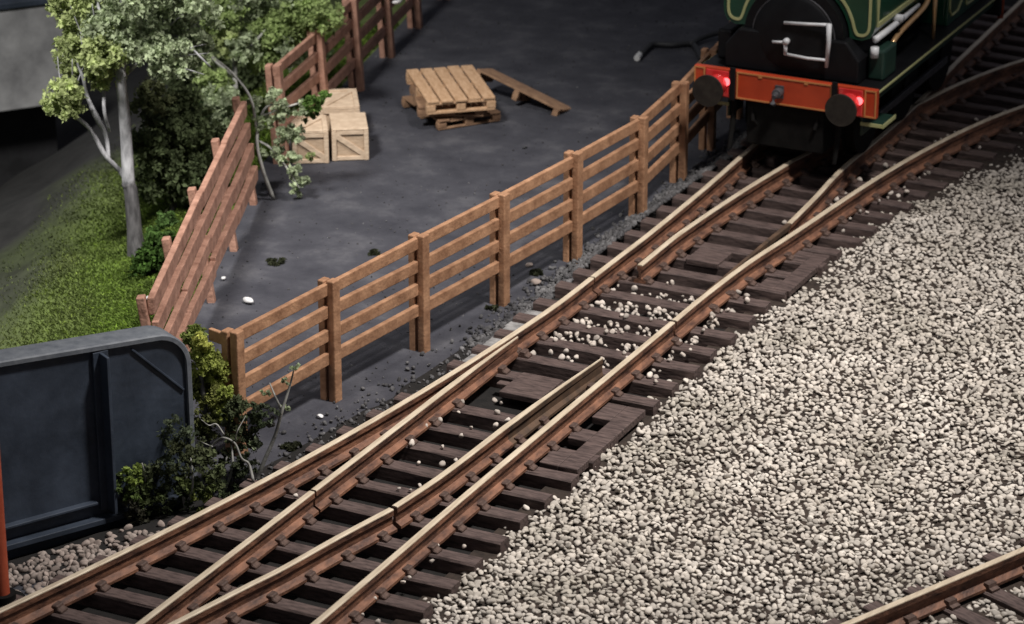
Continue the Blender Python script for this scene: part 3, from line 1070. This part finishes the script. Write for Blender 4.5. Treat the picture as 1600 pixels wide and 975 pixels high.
# sapling behind the fences
b1 = GT(372, 215)
t = thing('sapling', 'thin pale stemmed sapling with bright leaves behind the back fence', 'tree')
stem([([(372, 235), (369, 150), (366, 90), (374, 30), (380, -40)], [.05, .045, .04, .035, .02]),
      ([(367, 95), (400, 60), (430, 30), (455, -10)], [.03, .024, .02, .012]),
      ([(368, 120), (345, 100), (325, 80)], [.03, .026, .014])], t, M['twig'], b1, 'trunk', .2)
cl = []
for (x, y, r, n_, col) in [(350, 20, 28, 300, BG), (360, 60, 22, 220, YG), (395, 30, 34, 420, GG), (425, 60, 32, 420, BG), (460, 30, 34, 450, BG), (500, 15, 30, 330, BG), (410, 85, 26, 280, BG),
                           (440, -30, 45, 400, GG), (385, -30, 40, 350, GG), (335, 55, 18, 150, YG), (450, 75, 20, 160, GG), (385, 65, 22, 200, GG)]:
    cl.append(lump(x, y, b1, r, int(n_ * 1.1), col, LS, random.uniform(-.5, .5)))
leaves('crown', cl, t)

# dark bushes on the bank
for (px, py, lab, lst) in [
    (270, 330, 'broad dark green bush in the shade right of the birch trunk', [(262, 270, 44, 700, DG), (300, 230, 44, 700, DG), (250, 215, 36, 520, DG), (285, 180, 34, 420, DG), (310, 285, 34, 430, DG), (240, 165, 30, 300, OL)]),
    (345, 250, 'mid green bush between the leaning fence and the birch', [(335, 190, 28, 350, (.06, .10, .045)), (345, 160, 28, 320, GG), (330, 140, 26, 260, BG), (350, 215, 22, 220, DG), (318, 165, 24, 240, (.05, .085, .035))]),
    (330, 150, 'dark leafy bush behind the bright sapling', [(300, 130, 40, 520, DG), (340, 100, 40, 520, DG), (390, 95, 34, 420, DG), (320, 60, 38, 420, DG), (480, 70, 30, 250, DG), (440, 50, 36, 350, DG), (380, 150, 24, 220, DG)])]:
    bb = GT(px, py)
    t = thing('bush', lab, 'bush')
    stem([([(px, py + 4), (px - 3, py - 45), (px + 4, py - 90)], [.05, .04, .02]), ([(px, py), (px + 18, py - 40), (px + 25, py - 70)], [.035, .03, .015])], t, M['bark_low'], bb, 'stem', .1)
    leaves('foliage', [lump(x, y, bb, r, n_, col, LS * 1.05, random.uniform(-.4, .4)) for (x, y, r, n_, col) in lst], t)

# bright low bush at the foot of the leaning fence
bb = GT(255, 420)
t = thing('bush', 'low bright green bush against the outside of the leaning fence', 'bush')
stem([([(255, 424), (252, 400), (246, 370)], [.04, .03, .015])], t, M['bark_low'], bb, 'stem')
leaves('foliage', [lump(x, y, bb, r, n_, col, LS * .9, random.uniform(-.3, .2)) for (x, y, r, n_, col) in [(252, 365, 20, 260, (.09, .17, .04)), (240, 395, 22, 300, (.075, .15, .03)), (262, 405, 20, 260, (.08, .15, .035)), (230, 430, 26, 300, (.06, .12, .025)), (258, 345, 12, 120, (.10, .18, .05))]], t)

# drooping sapling over the crates
bb = G(428, 312)
t = thing('drooping_sapling', 'grey leaved drooping sapling hanging over the crates', 'sapling')
stem([([(428, 312), (412, 262), (402, 215), (412, 175), (440, 160)], [.03, .028, .026, .022, .012]),
      ([(404, 220), (425, 232), (452, 262), (470, 292)], [.02, .018, .014, .008]),
      ([(402, 205), (392, 150), (362, 115), (335, 85)], [.024, .022, .018, .01]),
      ([(412, 180), (455, 165), (485, 160), (505, 150)], [.018, .016, .012, .008])], t, M['twig'], bb, 'trunk', .15)
lst = [(425, 150, 16, 120, GG), (445, 175, 16, 110, GG), (410, 190, 14, 80, GG), (455, 215, 18, 120, GG), (430, 235, 18, 110, GG), (455, 250, 15, 110, GG), (468, 278, 14, 100, GG), (462, 295, 10, 40, GG),
       (490, 160, 13, 110, (.17, .30, .07)), (482, 182, 12, 90, (.19, .30, .09)), (505, 148, 9, 60, (.17, .30, .07)), (470, 170, 12, 70, GG), (395, 160, 12, 60, GG), (440, 205, 14, 70, GG), (482, 240, 8, 30, YG)]
leaves('foliage', [lump(x, y, bb, r, n_, col, LS * .82, random.uniform(-.25, .15)) for (x, y, r, n_, col) in lst], t)

# conifer-like bush at the girder end
bb = G(324, 722)
t = thing('bush', 'upright yellow green bush squeezed between girder end and fence corner', 'bush')
stem([([(324, 724), (321, 650), (312, 570)], [.05, .04, .02])], t, M['bark_low'], bb, 'stem')
lst = [(x_, y_, r_, n2_, (c_[0] * 1.45, c_[1] * 1.25, c_[2] * 1.1)) for x_, y_, r_, n2_, c_ in [(302, 535, 17, 330, (.20, .29, .09)), (318, 530, 13, 240, (.46, .56, .17)), (318, 565, 22, 480, (.30, .40, .12)), (335, 590, 20, 420, (.29, .38, .11)), (312, 610, 22, 430, (.17, .22, .08)), (335, 625, 22, 380, (.19, .24, .08)),
       (355, 610, 11, 170, (.32, .44, .12)), (352, 640, 13, 180, (.24, .32, .09)), (325, 655, 24, 320, (.10, .13, .055))]]
leaves('foliage', [lump(x, y, bb, r, n_, col, LS * .62, random.uniform(-.2, .2)) for (x, y, r, n_, col) in lst], t)

# grey twiggy shrub beside the outer rail
bb = G(402, 752)
t = thing('twiggy_shrub', 'bare grey twiggy shrub with two forked stems beside the outer rail', 'shrub')
stem([([(400, 752), (412, 722), (430, 680), (441, 640), (452, 606), (460, 575)], [.03, .026, .022, .02, .014, .008]),
      ([(441, 642), (432, 618), (421, 600)], [.016, .013, .007]),
      ], t, M['twig'], bb, 'stem', .1)
stem([([(396, 752), (388, 728), (378, 712), (368, 690), (352, 678), (340, 688), (330, 700), (318, 722)], [.02, .016, .013, .012, .011, .007]),
      ([(350, 679), (338, 664), (326, 666), (316, 650)], [.010, .008, .005]), ([(368, 690), (372, 668), (384, 650)], [.009, .007, .004]), ([(332, 698), (322, 700), (312, 692)], [.008, .006, .004])], t, M['twig'], bb - _hf * .45, 'stem', .12)
lst = [(462, 570, 7, 26, GG), (448, 590, 6, 20, GG), (418, 606, 7, 26, GG), (385, 640, 16, 110, (.13, .17, .09)), (405, 660, 16, 100, (.13, .17, .09)), (395, 690, 12, 60, GG), (430, 655, 10, 30, (.2, .2, .19)), (420, 640, 14, 60, (.13, .16, .1)),
       (445, 640, 8, 24, GG), (360, 655, 14, 60, (.10, .13, .06)),
       (374, 636, 17, 150, (.13, .16, .08)), (388, 690, 20, 140, (.08, .10, .05)), (366, 672, 18, 150, (.10, .12, .06)), (380, 720, 18, 130, (.06, .075, .04))]
leaves('foliage', [lump(x, y, bb, r, n_, col, LS * .55, random.uniform(-.15, .15)) for (x, y, r, n_, col) in lst], t)

# dark weeds in front of the girder
for (px, py, lab, lst) in [
    (215, 800, 'small weed with a yellow green tip in front of the girder stiffener', [(212, 735, 14, 160, (.16, .21, .05)), (205, 755, 17, 190, (.07, .10, .03)), (222, 775, 20, 220, (.05, .065, .025)), (205, 800, 18, 150, (.05, .05, .035)), (180, 745, 9, 50, (.06, .08, .03))]),
    (290, 795, 'dark straggling weed against the rounded end of the girder', [(275, 690, 26, 160, (.06, .075, .045)), (300, 715, 28, 260, (.06, .07, .035)), (262, 735, 26, 200, (.05, .06, .03)), (305, 760, 22, 240, (.08, .10, .035)), (275, 775, 24, 170, (.035, .045, .022)), (318, 785, 15, 130, (.12, .14, .04)), (330, 730, 20, 160, (.07, .085, .04)), (240, 780, 22, 140, (.04, .05, .025))]),
    (352, 766, 'flat dark weed under the grey twigs', [(345, 745, 20, 160, (.035, .045, .022)), (370, 760, 18, 140, (.03, .04, .02)), (350, 710, 20, 140, (.05, .06, .03))])]:
    bb = G(px, py - 6)
    t = thing('weed', lab, 'weed')
    stem([([(px, py), (px - 4, py - 25), (px + 3, py - 55)], [.022, .018, .01]), ([(px, py - 2), (px + 12, py - 40), (px + 8, py - 80)], [.02, .015, .008])], t, M['twig'], bb, 'stem', .08)
    leaves('foliage', [lump(x, y, bb, r * 1.3, int(n_ * .5), tuple(c * 2.0 for c in col), LS * .72, random.uniform(-.15, .15)) for (x, y, r, n_, col) in lst], t)

# moss tufts in the yard
for (px, py, r, lab) in [(770, 485, 9, 'moss tuft at the foot of the fourth post of the near fence'), (430, 412, 12, 'flat moss patch on the yard right of the leaning fence'), (585, 397, 8, 'small moss tuft on the yard behind the third fence post'), (455, 700, 12, 'dark moss tuft beside the outer rail'), (838, 428, 8, 'tiny moss tuft between the near fence and the outer rail')]:
    bb = G(px, py)
    o = leaves('moss_tuft', [lump(px, py - 2, bb, (r, r * .35), 130, (.055, .062, .034), .035)], None)
    tag(o, lab, 'moss')

# grass
n = 260000
d = rng.random(n) ** 1.25 * 4.1 + .06
yv = rng.uniform(27.6, 46, n)
xv = LX(yv) - d
den = np.clip(1.0 - np.clip(d - 1.3, 0, 9) * .45, .04, 1) * np.where(yv > 40, .5, 1)
k = rng.random(n) < den
d, yv, xv = d[k], yv[k], xv[k]
P = np.column_stack([xv, yv, bank_z(xv, yv)])
P = P[in_view(P, 260, 200)]
d = LX(P[:, 1]) - P[:, 0]
n = len(P)
ang = rng.uniform(0, 6.283, n)
ln = rng.uniform(.05, .115, n) * np.clip(1.15 - d * .2, .5, 1)
tilt = rng.uniform(.1, 1.1, n)
dirv = np.column_stack([np.cos(ang) * np.sin(tilt), np.sin(ang) * np.sin(tilt), np.cos(tilt)])
sdv = np.column_stack([-np.sin(ang), np.cos(ang), np.zeros(n)])
wd_ = (rng.uniform(.006, .012, n) * np.clip(1.1 - d * .15, .55, 1))[:, None]
mid = P + dirv * (ln * .55)[:, None]
tip = P + dirv * ln[:, None] + np.column_stack([np.cos(ang), np.sin(ang), -np.ones(n)]) * (ln * .25)[:, None]
V = np.stack([P - sdv * wd_ - [0, 0, .02], P + sdv * wd_ - [0, 0, .02], mid + sdv * wd_ * .8, tip, mid - sdv * wd_ * .8], 1)
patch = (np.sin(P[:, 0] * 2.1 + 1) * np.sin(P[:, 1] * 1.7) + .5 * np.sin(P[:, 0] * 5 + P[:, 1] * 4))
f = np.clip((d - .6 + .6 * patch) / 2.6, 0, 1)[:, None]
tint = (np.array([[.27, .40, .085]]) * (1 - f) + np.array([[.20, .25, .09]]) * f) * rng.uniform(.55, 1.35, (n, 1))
hl = (rng.random(n) < .14)
tint[hl] = tint[hl] * np.array([1.45, 1.5, 1.0])
Fc = np.arange(n * 5).reshape(-1, 5)
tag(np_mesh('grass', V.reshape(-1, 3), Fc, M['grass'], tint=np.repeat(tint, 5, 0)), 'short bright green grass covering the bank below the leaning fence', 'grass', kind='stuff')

# ------------------------------------------------------------------ small stray things
def pebble(px, py, z, size, label, sq=(1, 1, .7), m='chip', name='stone_chip'):
    c = G(px, py, z)
    V = SH[random.randrange(len(SH))] * size * np.array(sq)
    a = random.uniform(0, 6)
    V = V @ np.array([[math.cos(a), -math.sin(a), 0], [math.sin(a), math.cos(a), 0], [0, 0, 1]])
    o = np_mesh(name, V + c + [0, 0, size * .5], IF, M[m])
    tag(o, label, 'stone')
    return o


pebble(388, 474, 0, .10, 'largest flat white chip lying on the dark yard', (1.25, .75, .45))
pebble(349, 438, 0, .055, 'small round white chip beside the foot of the leaning fence')
pebble(222, 493, -.3, .07, 'cream chip in the grass beside the leaning fence')
pebble(231, 468, .0, .05, 'cream chip perched against the outer post of the leaning fence')
pebble(86, 396, -1.0, .07, 'pale chip alone on the lower bank', (1.5, .6, .5))
pebble(828, 418, 0, .07, 'grey white lump of ballast left of the rail below the near fence', m='stone_brown')
pebble(838, 445, 0, .09, 'larger brown grey lump of ballast next to the sleeper ends', m='stone_brown')
pebble(820, 232, 0, .04, 'black speck of coal lying alone on the yard', (1.4, .8, .6), m='cable')
pebble(500, 653, 0, .05, 'small white chip near the twiggy shrub')
pebble(620, 6, 1.5, .08, 'white flake caught on top of the back fence', (1.3, .8, .6))

# dark bent bar with a white tip, lying on the yard left of the locomotive
cb = thing('bent_bar', 'bent dark bar with a white tip lying on the yard beside the locomotive', 'bar')
zc = .06
mb = MB()
mb.tube(catmull([G(1000, 86, zc), G(1012, 74, zc), G(1022, 69, zc), G(1050, 70, zc), G(1078, 68, zc), G(1088, 76, zc), G(1096, 92, zc)], 4), .055, n=8)
mb.tube(catmull([G(1078, 69, zc + .02), G(1100, 58, zc + .05), G(1130, 50, zc + .08), G(1150, 48, zc + .1)], 4), .05, n=8)
mb.build('rod', M['cable'], cb, smooth=True)
mb = MB()
mb.cyl(G(995, 91, zc), G(1000, 85, zc), .055, n=14)
mb.build('tip', M['chip'], cb, smooth=True, auto=40)

# ------------------------------------------------------------------ locomotive
loco = thing('steam_locomotive', 'dark green saddle tank steam locomotive with a red buffer beam', 'locomotive', (.632, 39.96, 0), R(.3))
def part(mb, name, m, parent=None, **k):
    return mb.build(name, M[m], parent or loco, **k)


bz0, bz1, by = 1.46, 1.91, .45
mb = MB(); mb.box(-1.46, 1.48, by, by + .10, bz0, bz1); beam = part(mb, 'buffer_beam', 'beam', bevel=.012)
def frame_lines(mb, x0, x1, z0, z1, y, t=.022, dep=.01):
    mb.box(x0, x1, y - dep, y + .004, z1 - t, z1); mb.box(x0, x1, y - dep, y + .004, z0, z0 + t)
    mb.box(x0, x0 + t, y - dep, y + .004, z0 + t, z1 - t); mb.box(x1 - t, x1, y - dep, y + .004, z0 + t, z1 - t)
mb = MB()
frame_lines(mb, -.76, .77, bz0 + .015, bz1 - .012, by)
frame_lines(mb, 1.29, 1.475, bz0 + .015, bz1 - .012, by)
frame_lines(mb, -1.455, -1.28, bz0 + .015, bz1 - .012, by)
for x in (-.38, .36): mb.box(x - .03, x + .03, by - .012, by, bz1 - .065, bz1 - .034)
part(mb, 'beam_lining', 'lining_o', beam)
for s in (-1, 1):
    mb = MB(); mb.box(s * .82 - .045, s * .82 + .045, by - .035, by, bz0 - .02, bz1 + .05); part(mb, 'lamp_iron', 'black', bevel=.008)
    x0, x1 = sorted((s * .88, s * 1.26))
    mb = MB(); mb.box(x0, x1, by - .02, by, bz0 + .02, bz1 - .03); part(mb, 'beam_end_plate', 'red_gloss', bevel=.01)
    bx = 1.065 * s
    mb = MB()
    mb.cyl((bx, .03, 1.665), (bx, .075, 1.665), .245, n=36)
    mb.cyl((bx, .07, 1.665), (bx, .26, 1.665), .07, n=20)
    bf_ = part(mb, 'buffer', 'buffer', smooth=True, auto=35)
    mb = MB()
    mb.cyl((bx, .24, 1.665), (bx, .43, 1.665), .12, n=24, r2=.155)
    part(mb, 'buffer_stock', 'red_gloss', bf_, smooth=True, auto=35)
    mb = MB()
    mb.cyl((bx + .145, by - .035, 1.72), (bx + .145, by - .02, 1.72), .06, n=16)
    part(mb, 'tail_lamp', 'lamp_red', smooth=True, auto=35)
mb = MB()
mb.cyl((-.06, .30, 1.68), (-.06, .45, 1.68), .075, n=18)
mb.tube([(-.06, .33, 1.68), (-.06, .22, 1.66), (-.06, .17, 1.58), (-.06, .24, 1.53)], [.045, .045, .04, .03], n=8)
mb.box(-.13, .01, by - .03, by, 1.58, 1.78)
part(mb, 'coupling_hook', 'steel', bevel=.008)
# running plate and valance
mb = MB(); mb.box(-1.44, 1.44, by + .03, 6.5, 1.80, 1.86); rpl = part(mb, 'running_plate', 'black', bevel=.008)
mb = MB()
for s in (-1, 1): mb.box(min(s * 1.441, s * 1.455), max(s * 1.441, s * 1.455), by + .13, 6.5, 1.815, 1.845)
part(mb, 'edge_lining', 'lining', rpl)
mb = MB()
for s in (-1, 1): mb.box(min(s * 1.30, s * 1.34), max(s * 1.30, s * 1.34), by + .1, 6.5, 1.62, 1.799)
part(mb, 'valance', 'green_dark', bevel=.006)
# smokebox saddle and sand boxes
mb = MB(); mb.prism([(-1.08, 1.861), (1.08, 1.861), (1.08, 2.22), (.86, 2.50), (-.86, 2.50), (-1.08, 2.22)], .72, 1.75); part(mb, 'smokebox_saddle', 'black', bevel=.03)
mb = MB(); mb.box(1.10, 1.36, 1.05, 1.62, 1.861, 2.34); part(mb, 'sand_box', 'green_dark', bevel=.04)
mb = MB(); mb.box(-1.34, -1.10, 1.05, 1.62, 1.861, 2.34); part(mb, 'sand_box', 'black', bevel=.04)
cz = 2.45
mb = MB(); mb.cyl((0, .80, cz), (0, 1.6, cz), .80, n=48); sb = part(mb, 'smokebox', 'black', smooth=True, auto=35)
mb = MB()
prof = [(.64, 0), (.645, -.03), (.60, -.06), (.45, -.10), (.25, -.13), (.05, -.14)]
for (r1, d1), (r2, d2) in zip(prof[:-1], prof[1:]): mb.cyl((0, .80 + d1, cz), (0, .80 + d2, cz), r1, n=48, r2=r2)
part(mb, 'smokebox_door', 'black', sb, smooth=True, auto=50)
mb = MB()
ring = [(.66 * math.cos(t), .785, cz + .66 * math.sin(t)) for t in [2 * math.pi * k / 40 for k in range(41)]]
mb.tube(ring, .012, n=6); part(mb, 'door_ring', 'steel', sb)
# bright handles on the door
mb = MB()
mb.tube([(-.10, .64, 2.70), (.3, .62, 2.735), (.63, .64, 2.76)], .026, n=8)
mb.tube([(.62, .62, 2.78), (.625, .62, 2.5), (.60, .64, 2.10)], [.042, .036, .028], n=8)
mb.tube([(-.06, .63, 2.22), (.3, .63, 2.20), (.60, .64, 2.21)], .024, n=8)
mb.tube([(-.06, .62, 2.42), (-.055, .62, 2.21)], .03, n=8)
mb.tube([(-.27, .62, 2.385), (-.05, .63, 2.405)], .022, n=8)
mb.cyl((-.05, .58, 2.42), (-.05, .68, 2.42), .05, n=14)
part(mb, 'door_handles', 'white_metal', smooth=True)
# saddle tank
def arch(r_, z_bot, w_, top, n=20):
    """half outline of the tank from bottom right over the top to bottom left"""
    pts = []
    for k in range(n + 1):
        t = math.pi * k / n
        cx = math.copysign(abs(math.cos(t)) ** .62, math.cos(t)) * w_
        pts.append((cx, z_bot + .28 + (top - z_bot - .28) * math.sin(t) ** .62))
    return pts
zb = 2.48
outer = [(1.02, zb), (1.15, zb + .05), (1.205, zb + .16)] + arch(0, zb, 1.22, 3.80) + [(-1.205, zb + .16), (-1.15, zb + .05), (-1.02, zb)]
inner = [(.83 * math.cos(t), cz + .83 * math.sin(t)) for t in [math.pi * (.985 - .97 * k / 24) for k in range(25)]]
inner = [(x, max(z, zb)) for x, z in inner]
tank_poly = outer + inner
ty0, ty1 = .97, 4.05
def poly_cap(mb, poly, y):
    from mathutils.geometry import tessellate_polygon
    tris = tessellate_polygon([[Vector((a, 0, b)) for a, b in poly]])
    mb.add([(a, y, b) for a, b in poly], [tuple(t_) for t_ in tris])
mb = MB()
n = len(tank_poly)
mb.add([(a, ty0, b) for a, b in tank_poly] + [(a, ty1, b) for a, b in tank_poly], [(i, n + i, n + (i + 1) % n, (i + 1) % n) for i in range(n)])
poly_cap(mb, tank_poly, ty0); poly_cap(mb, tank_poly, ty1)
tank = part(mb, 'saddle_tank', 'green', smooth=True, auto=35)
# cream lining on the tank front: one closed loop each side, plus the side panel
for s in (-1, 1):
    loop = [(1.13, 3.3), (1.135, 2.95), (1.13, 2.68), (1.08, 2.585), (1.0, 2.56), (.94, 2.575), (.90, 2.65), (.86, 2.78), (.78, 2.95), (.66, 3.10), (.50, 3.22)]
    P = catmull([(s * x, ty0 - .006, z) for x, z in loop], 4)
    mb = MB()
    mb.sweep(P, [(-.021, -.005), (.021, -.005), (.021, .008), (-.021, .008)], up=(0, -1, 0))
    part(mb, 'tank_lining', 'lining', tank)
    x = s * 1.218
    mb = MB()
    mb.sweep([(x, ty0 + .10, 3.3), (x, ty0 + .10, 2.72), (x, ty1 - .1, 2.72), (x, ty1 - .1, 3.3)], [(-.034, -.022), (.034, -.022), (.034, .022), (-.034, .022)], up=(1, 0, 0))
    part(mb, 'panel_lining', 'lining', tank)
mb = MB()                                                 # boiler under the tank
mb.cyl((0, 1.6, cz), (0, 4.3, cz), .74, n=40); part(mb, 'boiler', 'black', smooth=True, auto=35)
# white injector fitting and copper pipes on the right side
mb = MB()
mb.tube([(1.20, 1.05, 2.50), (1.24, 1.45, 2.53), (1.25, 2.2, 2.55), (1.24, 2.9, 2.56)], [.055, .05, .042, .03], n=8)
mb.cyl((1.12, 1.9, 2.62), (1.34, 1.9, 2.62), .06, n=12)
mb.cyl((1.22, 1.0, 2.40), (1.22, 1.0, 2.24), .065, n=12)
part(mb, 'injector', 'white_metal', smooth=True)
mb = MB()
mb.tube(catmull([(1.22, 1.72, 2.16), (1.24, 1.85, 2.30), (1.26, 2.3, 2.39), (1.26, 2.9, 2.44), (1.26, 3.25, 2.52), (1.24, 3.5, 2.72)], 4), .042, n=8)
part(mb, 'steam_pipe', 'copper', smooth=True)
mb = MB()
mb.tube([(1.30, 3.52, 2.75), (1.30, 3.52, 2.3), (1.30, 3.52, 1.86)], [.042, .036, .028], n=8)
part(mb, 'reach_rod', 'copper', smooth=True)
# firebox, cab, bunker
mb = MB(); mb.box(-.85, .85, 3.6, 4.4, 1.86, 2.6); part(mb, 'firebox', 'black', bevel=.05)
mb = MB()
mb.prism([(4.25, 1.862), (6.45, 1.862), (6.45, 3.1), (5.5, 3.1), (5.5, 4.4), (4.25, 4.4)], 1.22, 1.28, 'x')
mb.prism([(4.25, 1.862), (6.45, 1.862), (6.45, 3.1), (5.5, 3.1), (5.5, 4.4), (4.25, 4.4)], -1.28, -1.22, 'x')
mb.box(-1.22, 1.22, 4.26, 4.32, 1.862, 4.4)
mb.box(-1.22, 1.22, 6.38, 6.44, 1.862, 3.1)
cab = part(mb, 'cab', 'green', bevel=.01)
mb = MB(); mb.prism([(-1.4, 4.42), (-.8, 4.62), (0, 4.68), (.8, 4.62), (1.4, 4.42), (1.4, 4.36), (-1.4, 4.36)], 4.1, 5.7); part(mb, 'roof', 'black', cab)
mb = MB(); x = 1.285
def chain(pts, r=.018):
    for a, b in zip(pts[:-1], pts[1:]): mb.tube([(x, *a), (x, *b)], r, n=6)
chain([(4.33, 2.9), (4.33, 2.13), (4.45, 1.99), (4.75, 2.0), (4.95, 2.14), (4.95, 2.9)])
chain([(5.2, 2.9), (5.2, 1.98), (6.3, 1.98), (6.3, 2.9)], .022)
chain([(5.32, 2.9), (5.32, 2.14), (6.2, 2.14), (6.2, 2.9)], .026)
part(mb, 'cab_lining', 'lining', cab)
mb = MB(); mb.cyl((0, 1.15, 3.7), (0, 1.15, 4.6), .26, n=28, r2=.3); part(mb, 'chimney', 'black', smooth=True, auto=35)
mb = MB(); mb.cyl((0, 2.5, 3.7), (0, 2.5, 4.35), .33, n=28, r2=.27); part(mb, 'dome', 'green', smooth=True, auto=35)
# frames, wheels, steps, rear beam
mb = MB(); mb.box(-.62, .62, by + .1, 6.5, .75, 1.80); part(mb, 'frame', 'black_dull', bevel=.02)
for yv in (1.75, 3.5, 5.25):
    for s in (-1, 1):
        mb = MB()
        mb.cyl((s * .72, yv, 1.08), (s * .88, yv, 1.08), .61, n=40)
        mb.cyl((s * .70, yv, 1.08), (s * .73, yv, 1.08), .66, n=40)
        mb.cyl((s * .88, yv, 1.08), (s * .93, yv, 1.08), .14, n=20)
        part(mb, 'wheel', 'black_dull', smooth=True, auto=35)
for s in (-1, 1):
    mb = MB(); mb.bar((s * .98, 1.75, 1.0), (s * .98, 5.25, 1.0), .06, .12); part(mb, 'coupling_rod', 'steel', bevel=.01)
    mb = MB()
    mb.box(min(s * 1.05, s * 1.42), max(s * 1.05, s * 1.42), .95, 1.5, 1.18, 1.215)
    mb.box(min(s * 1.06, s * 1.10), max(s * 1.06, s * 1.10), .95, 1.5, 1.0, 1.80)
    stp = part(mb, 'step', 'green_dark', bevel=.006)
    mb = MB()
    mb.box(min(s * 1.421, s * 1.435), max(s * 1.421, s * 1.435), .93, 1.5, 1.165, 1.225)
    mb.box(min(s * 1.07, s * 1.42), max(s * 1.07, s * 1.42), .925, .949, 1.17, 1.222)
    part(mb, 'step_lining', 'lining', stp)
    mb = MB(); mb.tube([(s * .85, .62, 1.46), (s * .85, .58, 1.1), (s * .85, .45, .66)], [.05, .045, .035], n=8); part(mb, 'guard_iron', 'black_dull')
    mb = MB(); mb.tube([(s * .55, .6, 1.4), (s * .5, .5, 1.15), (s * .42, .62, 1.0)], .03, n=8); part(mb, 'brake_hose', 'black_dull')
mb = MB(); mb.box(-1.46, 1.46, 6.50, 6.60, bz0, bz1); part(mb, 'rear_buffer_beam', 'black', bevel=.012)
mb = MB(); mb.tube([(1.40, 6.74, 1.36), (1.40, 6.74, 2.2), (1.40, 6.74, 3.2)], .05, n=10); part(mb, 'cab_handrail', 'redpost', smooth=True)

# ------------------------------------------------------------------ light
world = bpy.data.worlds.new('World')
bpy.context.scene.world = world
world.use_nodes = True
bg = world.node_tree.nodes['Background']
bg.inputs['Color'].default_value = (.84, .86, 1.0, 1)
bg.inputs['Strength'].default_value = .10


def area(name, loc, aim, size, power, col, spread=180):
    l = bpy.data.lights.new(name, 'AREA')
    l.shape = 'DISK'
    l.size = size
    l.energy = power
    l.color = col
    l.spread = R(spread)
    o = bpy.data.objects.new(name, l)
    C.objects.link(o)
    o.location = loc
    o.rotation_euler = (Vector(aim) - Vector(loc)).to_track_quat('-Z', 'Y').to_euler()
    return o


def spot(name, loc, aim, radius, power, col, angle, blend):
    l = bpy.data.lights.new(name, 'SPOT')
    l.shadow_soft_size = radius
    l.energy = power
    l.color = col
    l.spot_size = R(angle)
    l.spot_blend = blend
    o = bpy.data.objects.new(name, l)
    C.objects.link(o)
    o.location = loc
    o.rotation_euler = (Vector(aim) - Vector(loc)).to_track_quat('-Z', 'Y').to_euler()
    return o


spot('ceiling_lamp', (13, 30.5, 31), (1.0, 32.2, 0), 1.8, 66000, (1.0, .94, .895), 43, 1.0)
spot('front_lamp', (-5, 17, 26), (-9.0, 36.5, 0), 2.5, 56000, (1.0, .97, .93), 35, 1.0)
sc = bpy.context.scene
sc.view_settings.view_transform = 'Standard'
sc.view_settings.look = 'None'
sc.view_settings.exposure = 0
sc.view_settings.gamma = 1
sc.cycles.max_bounces = 5
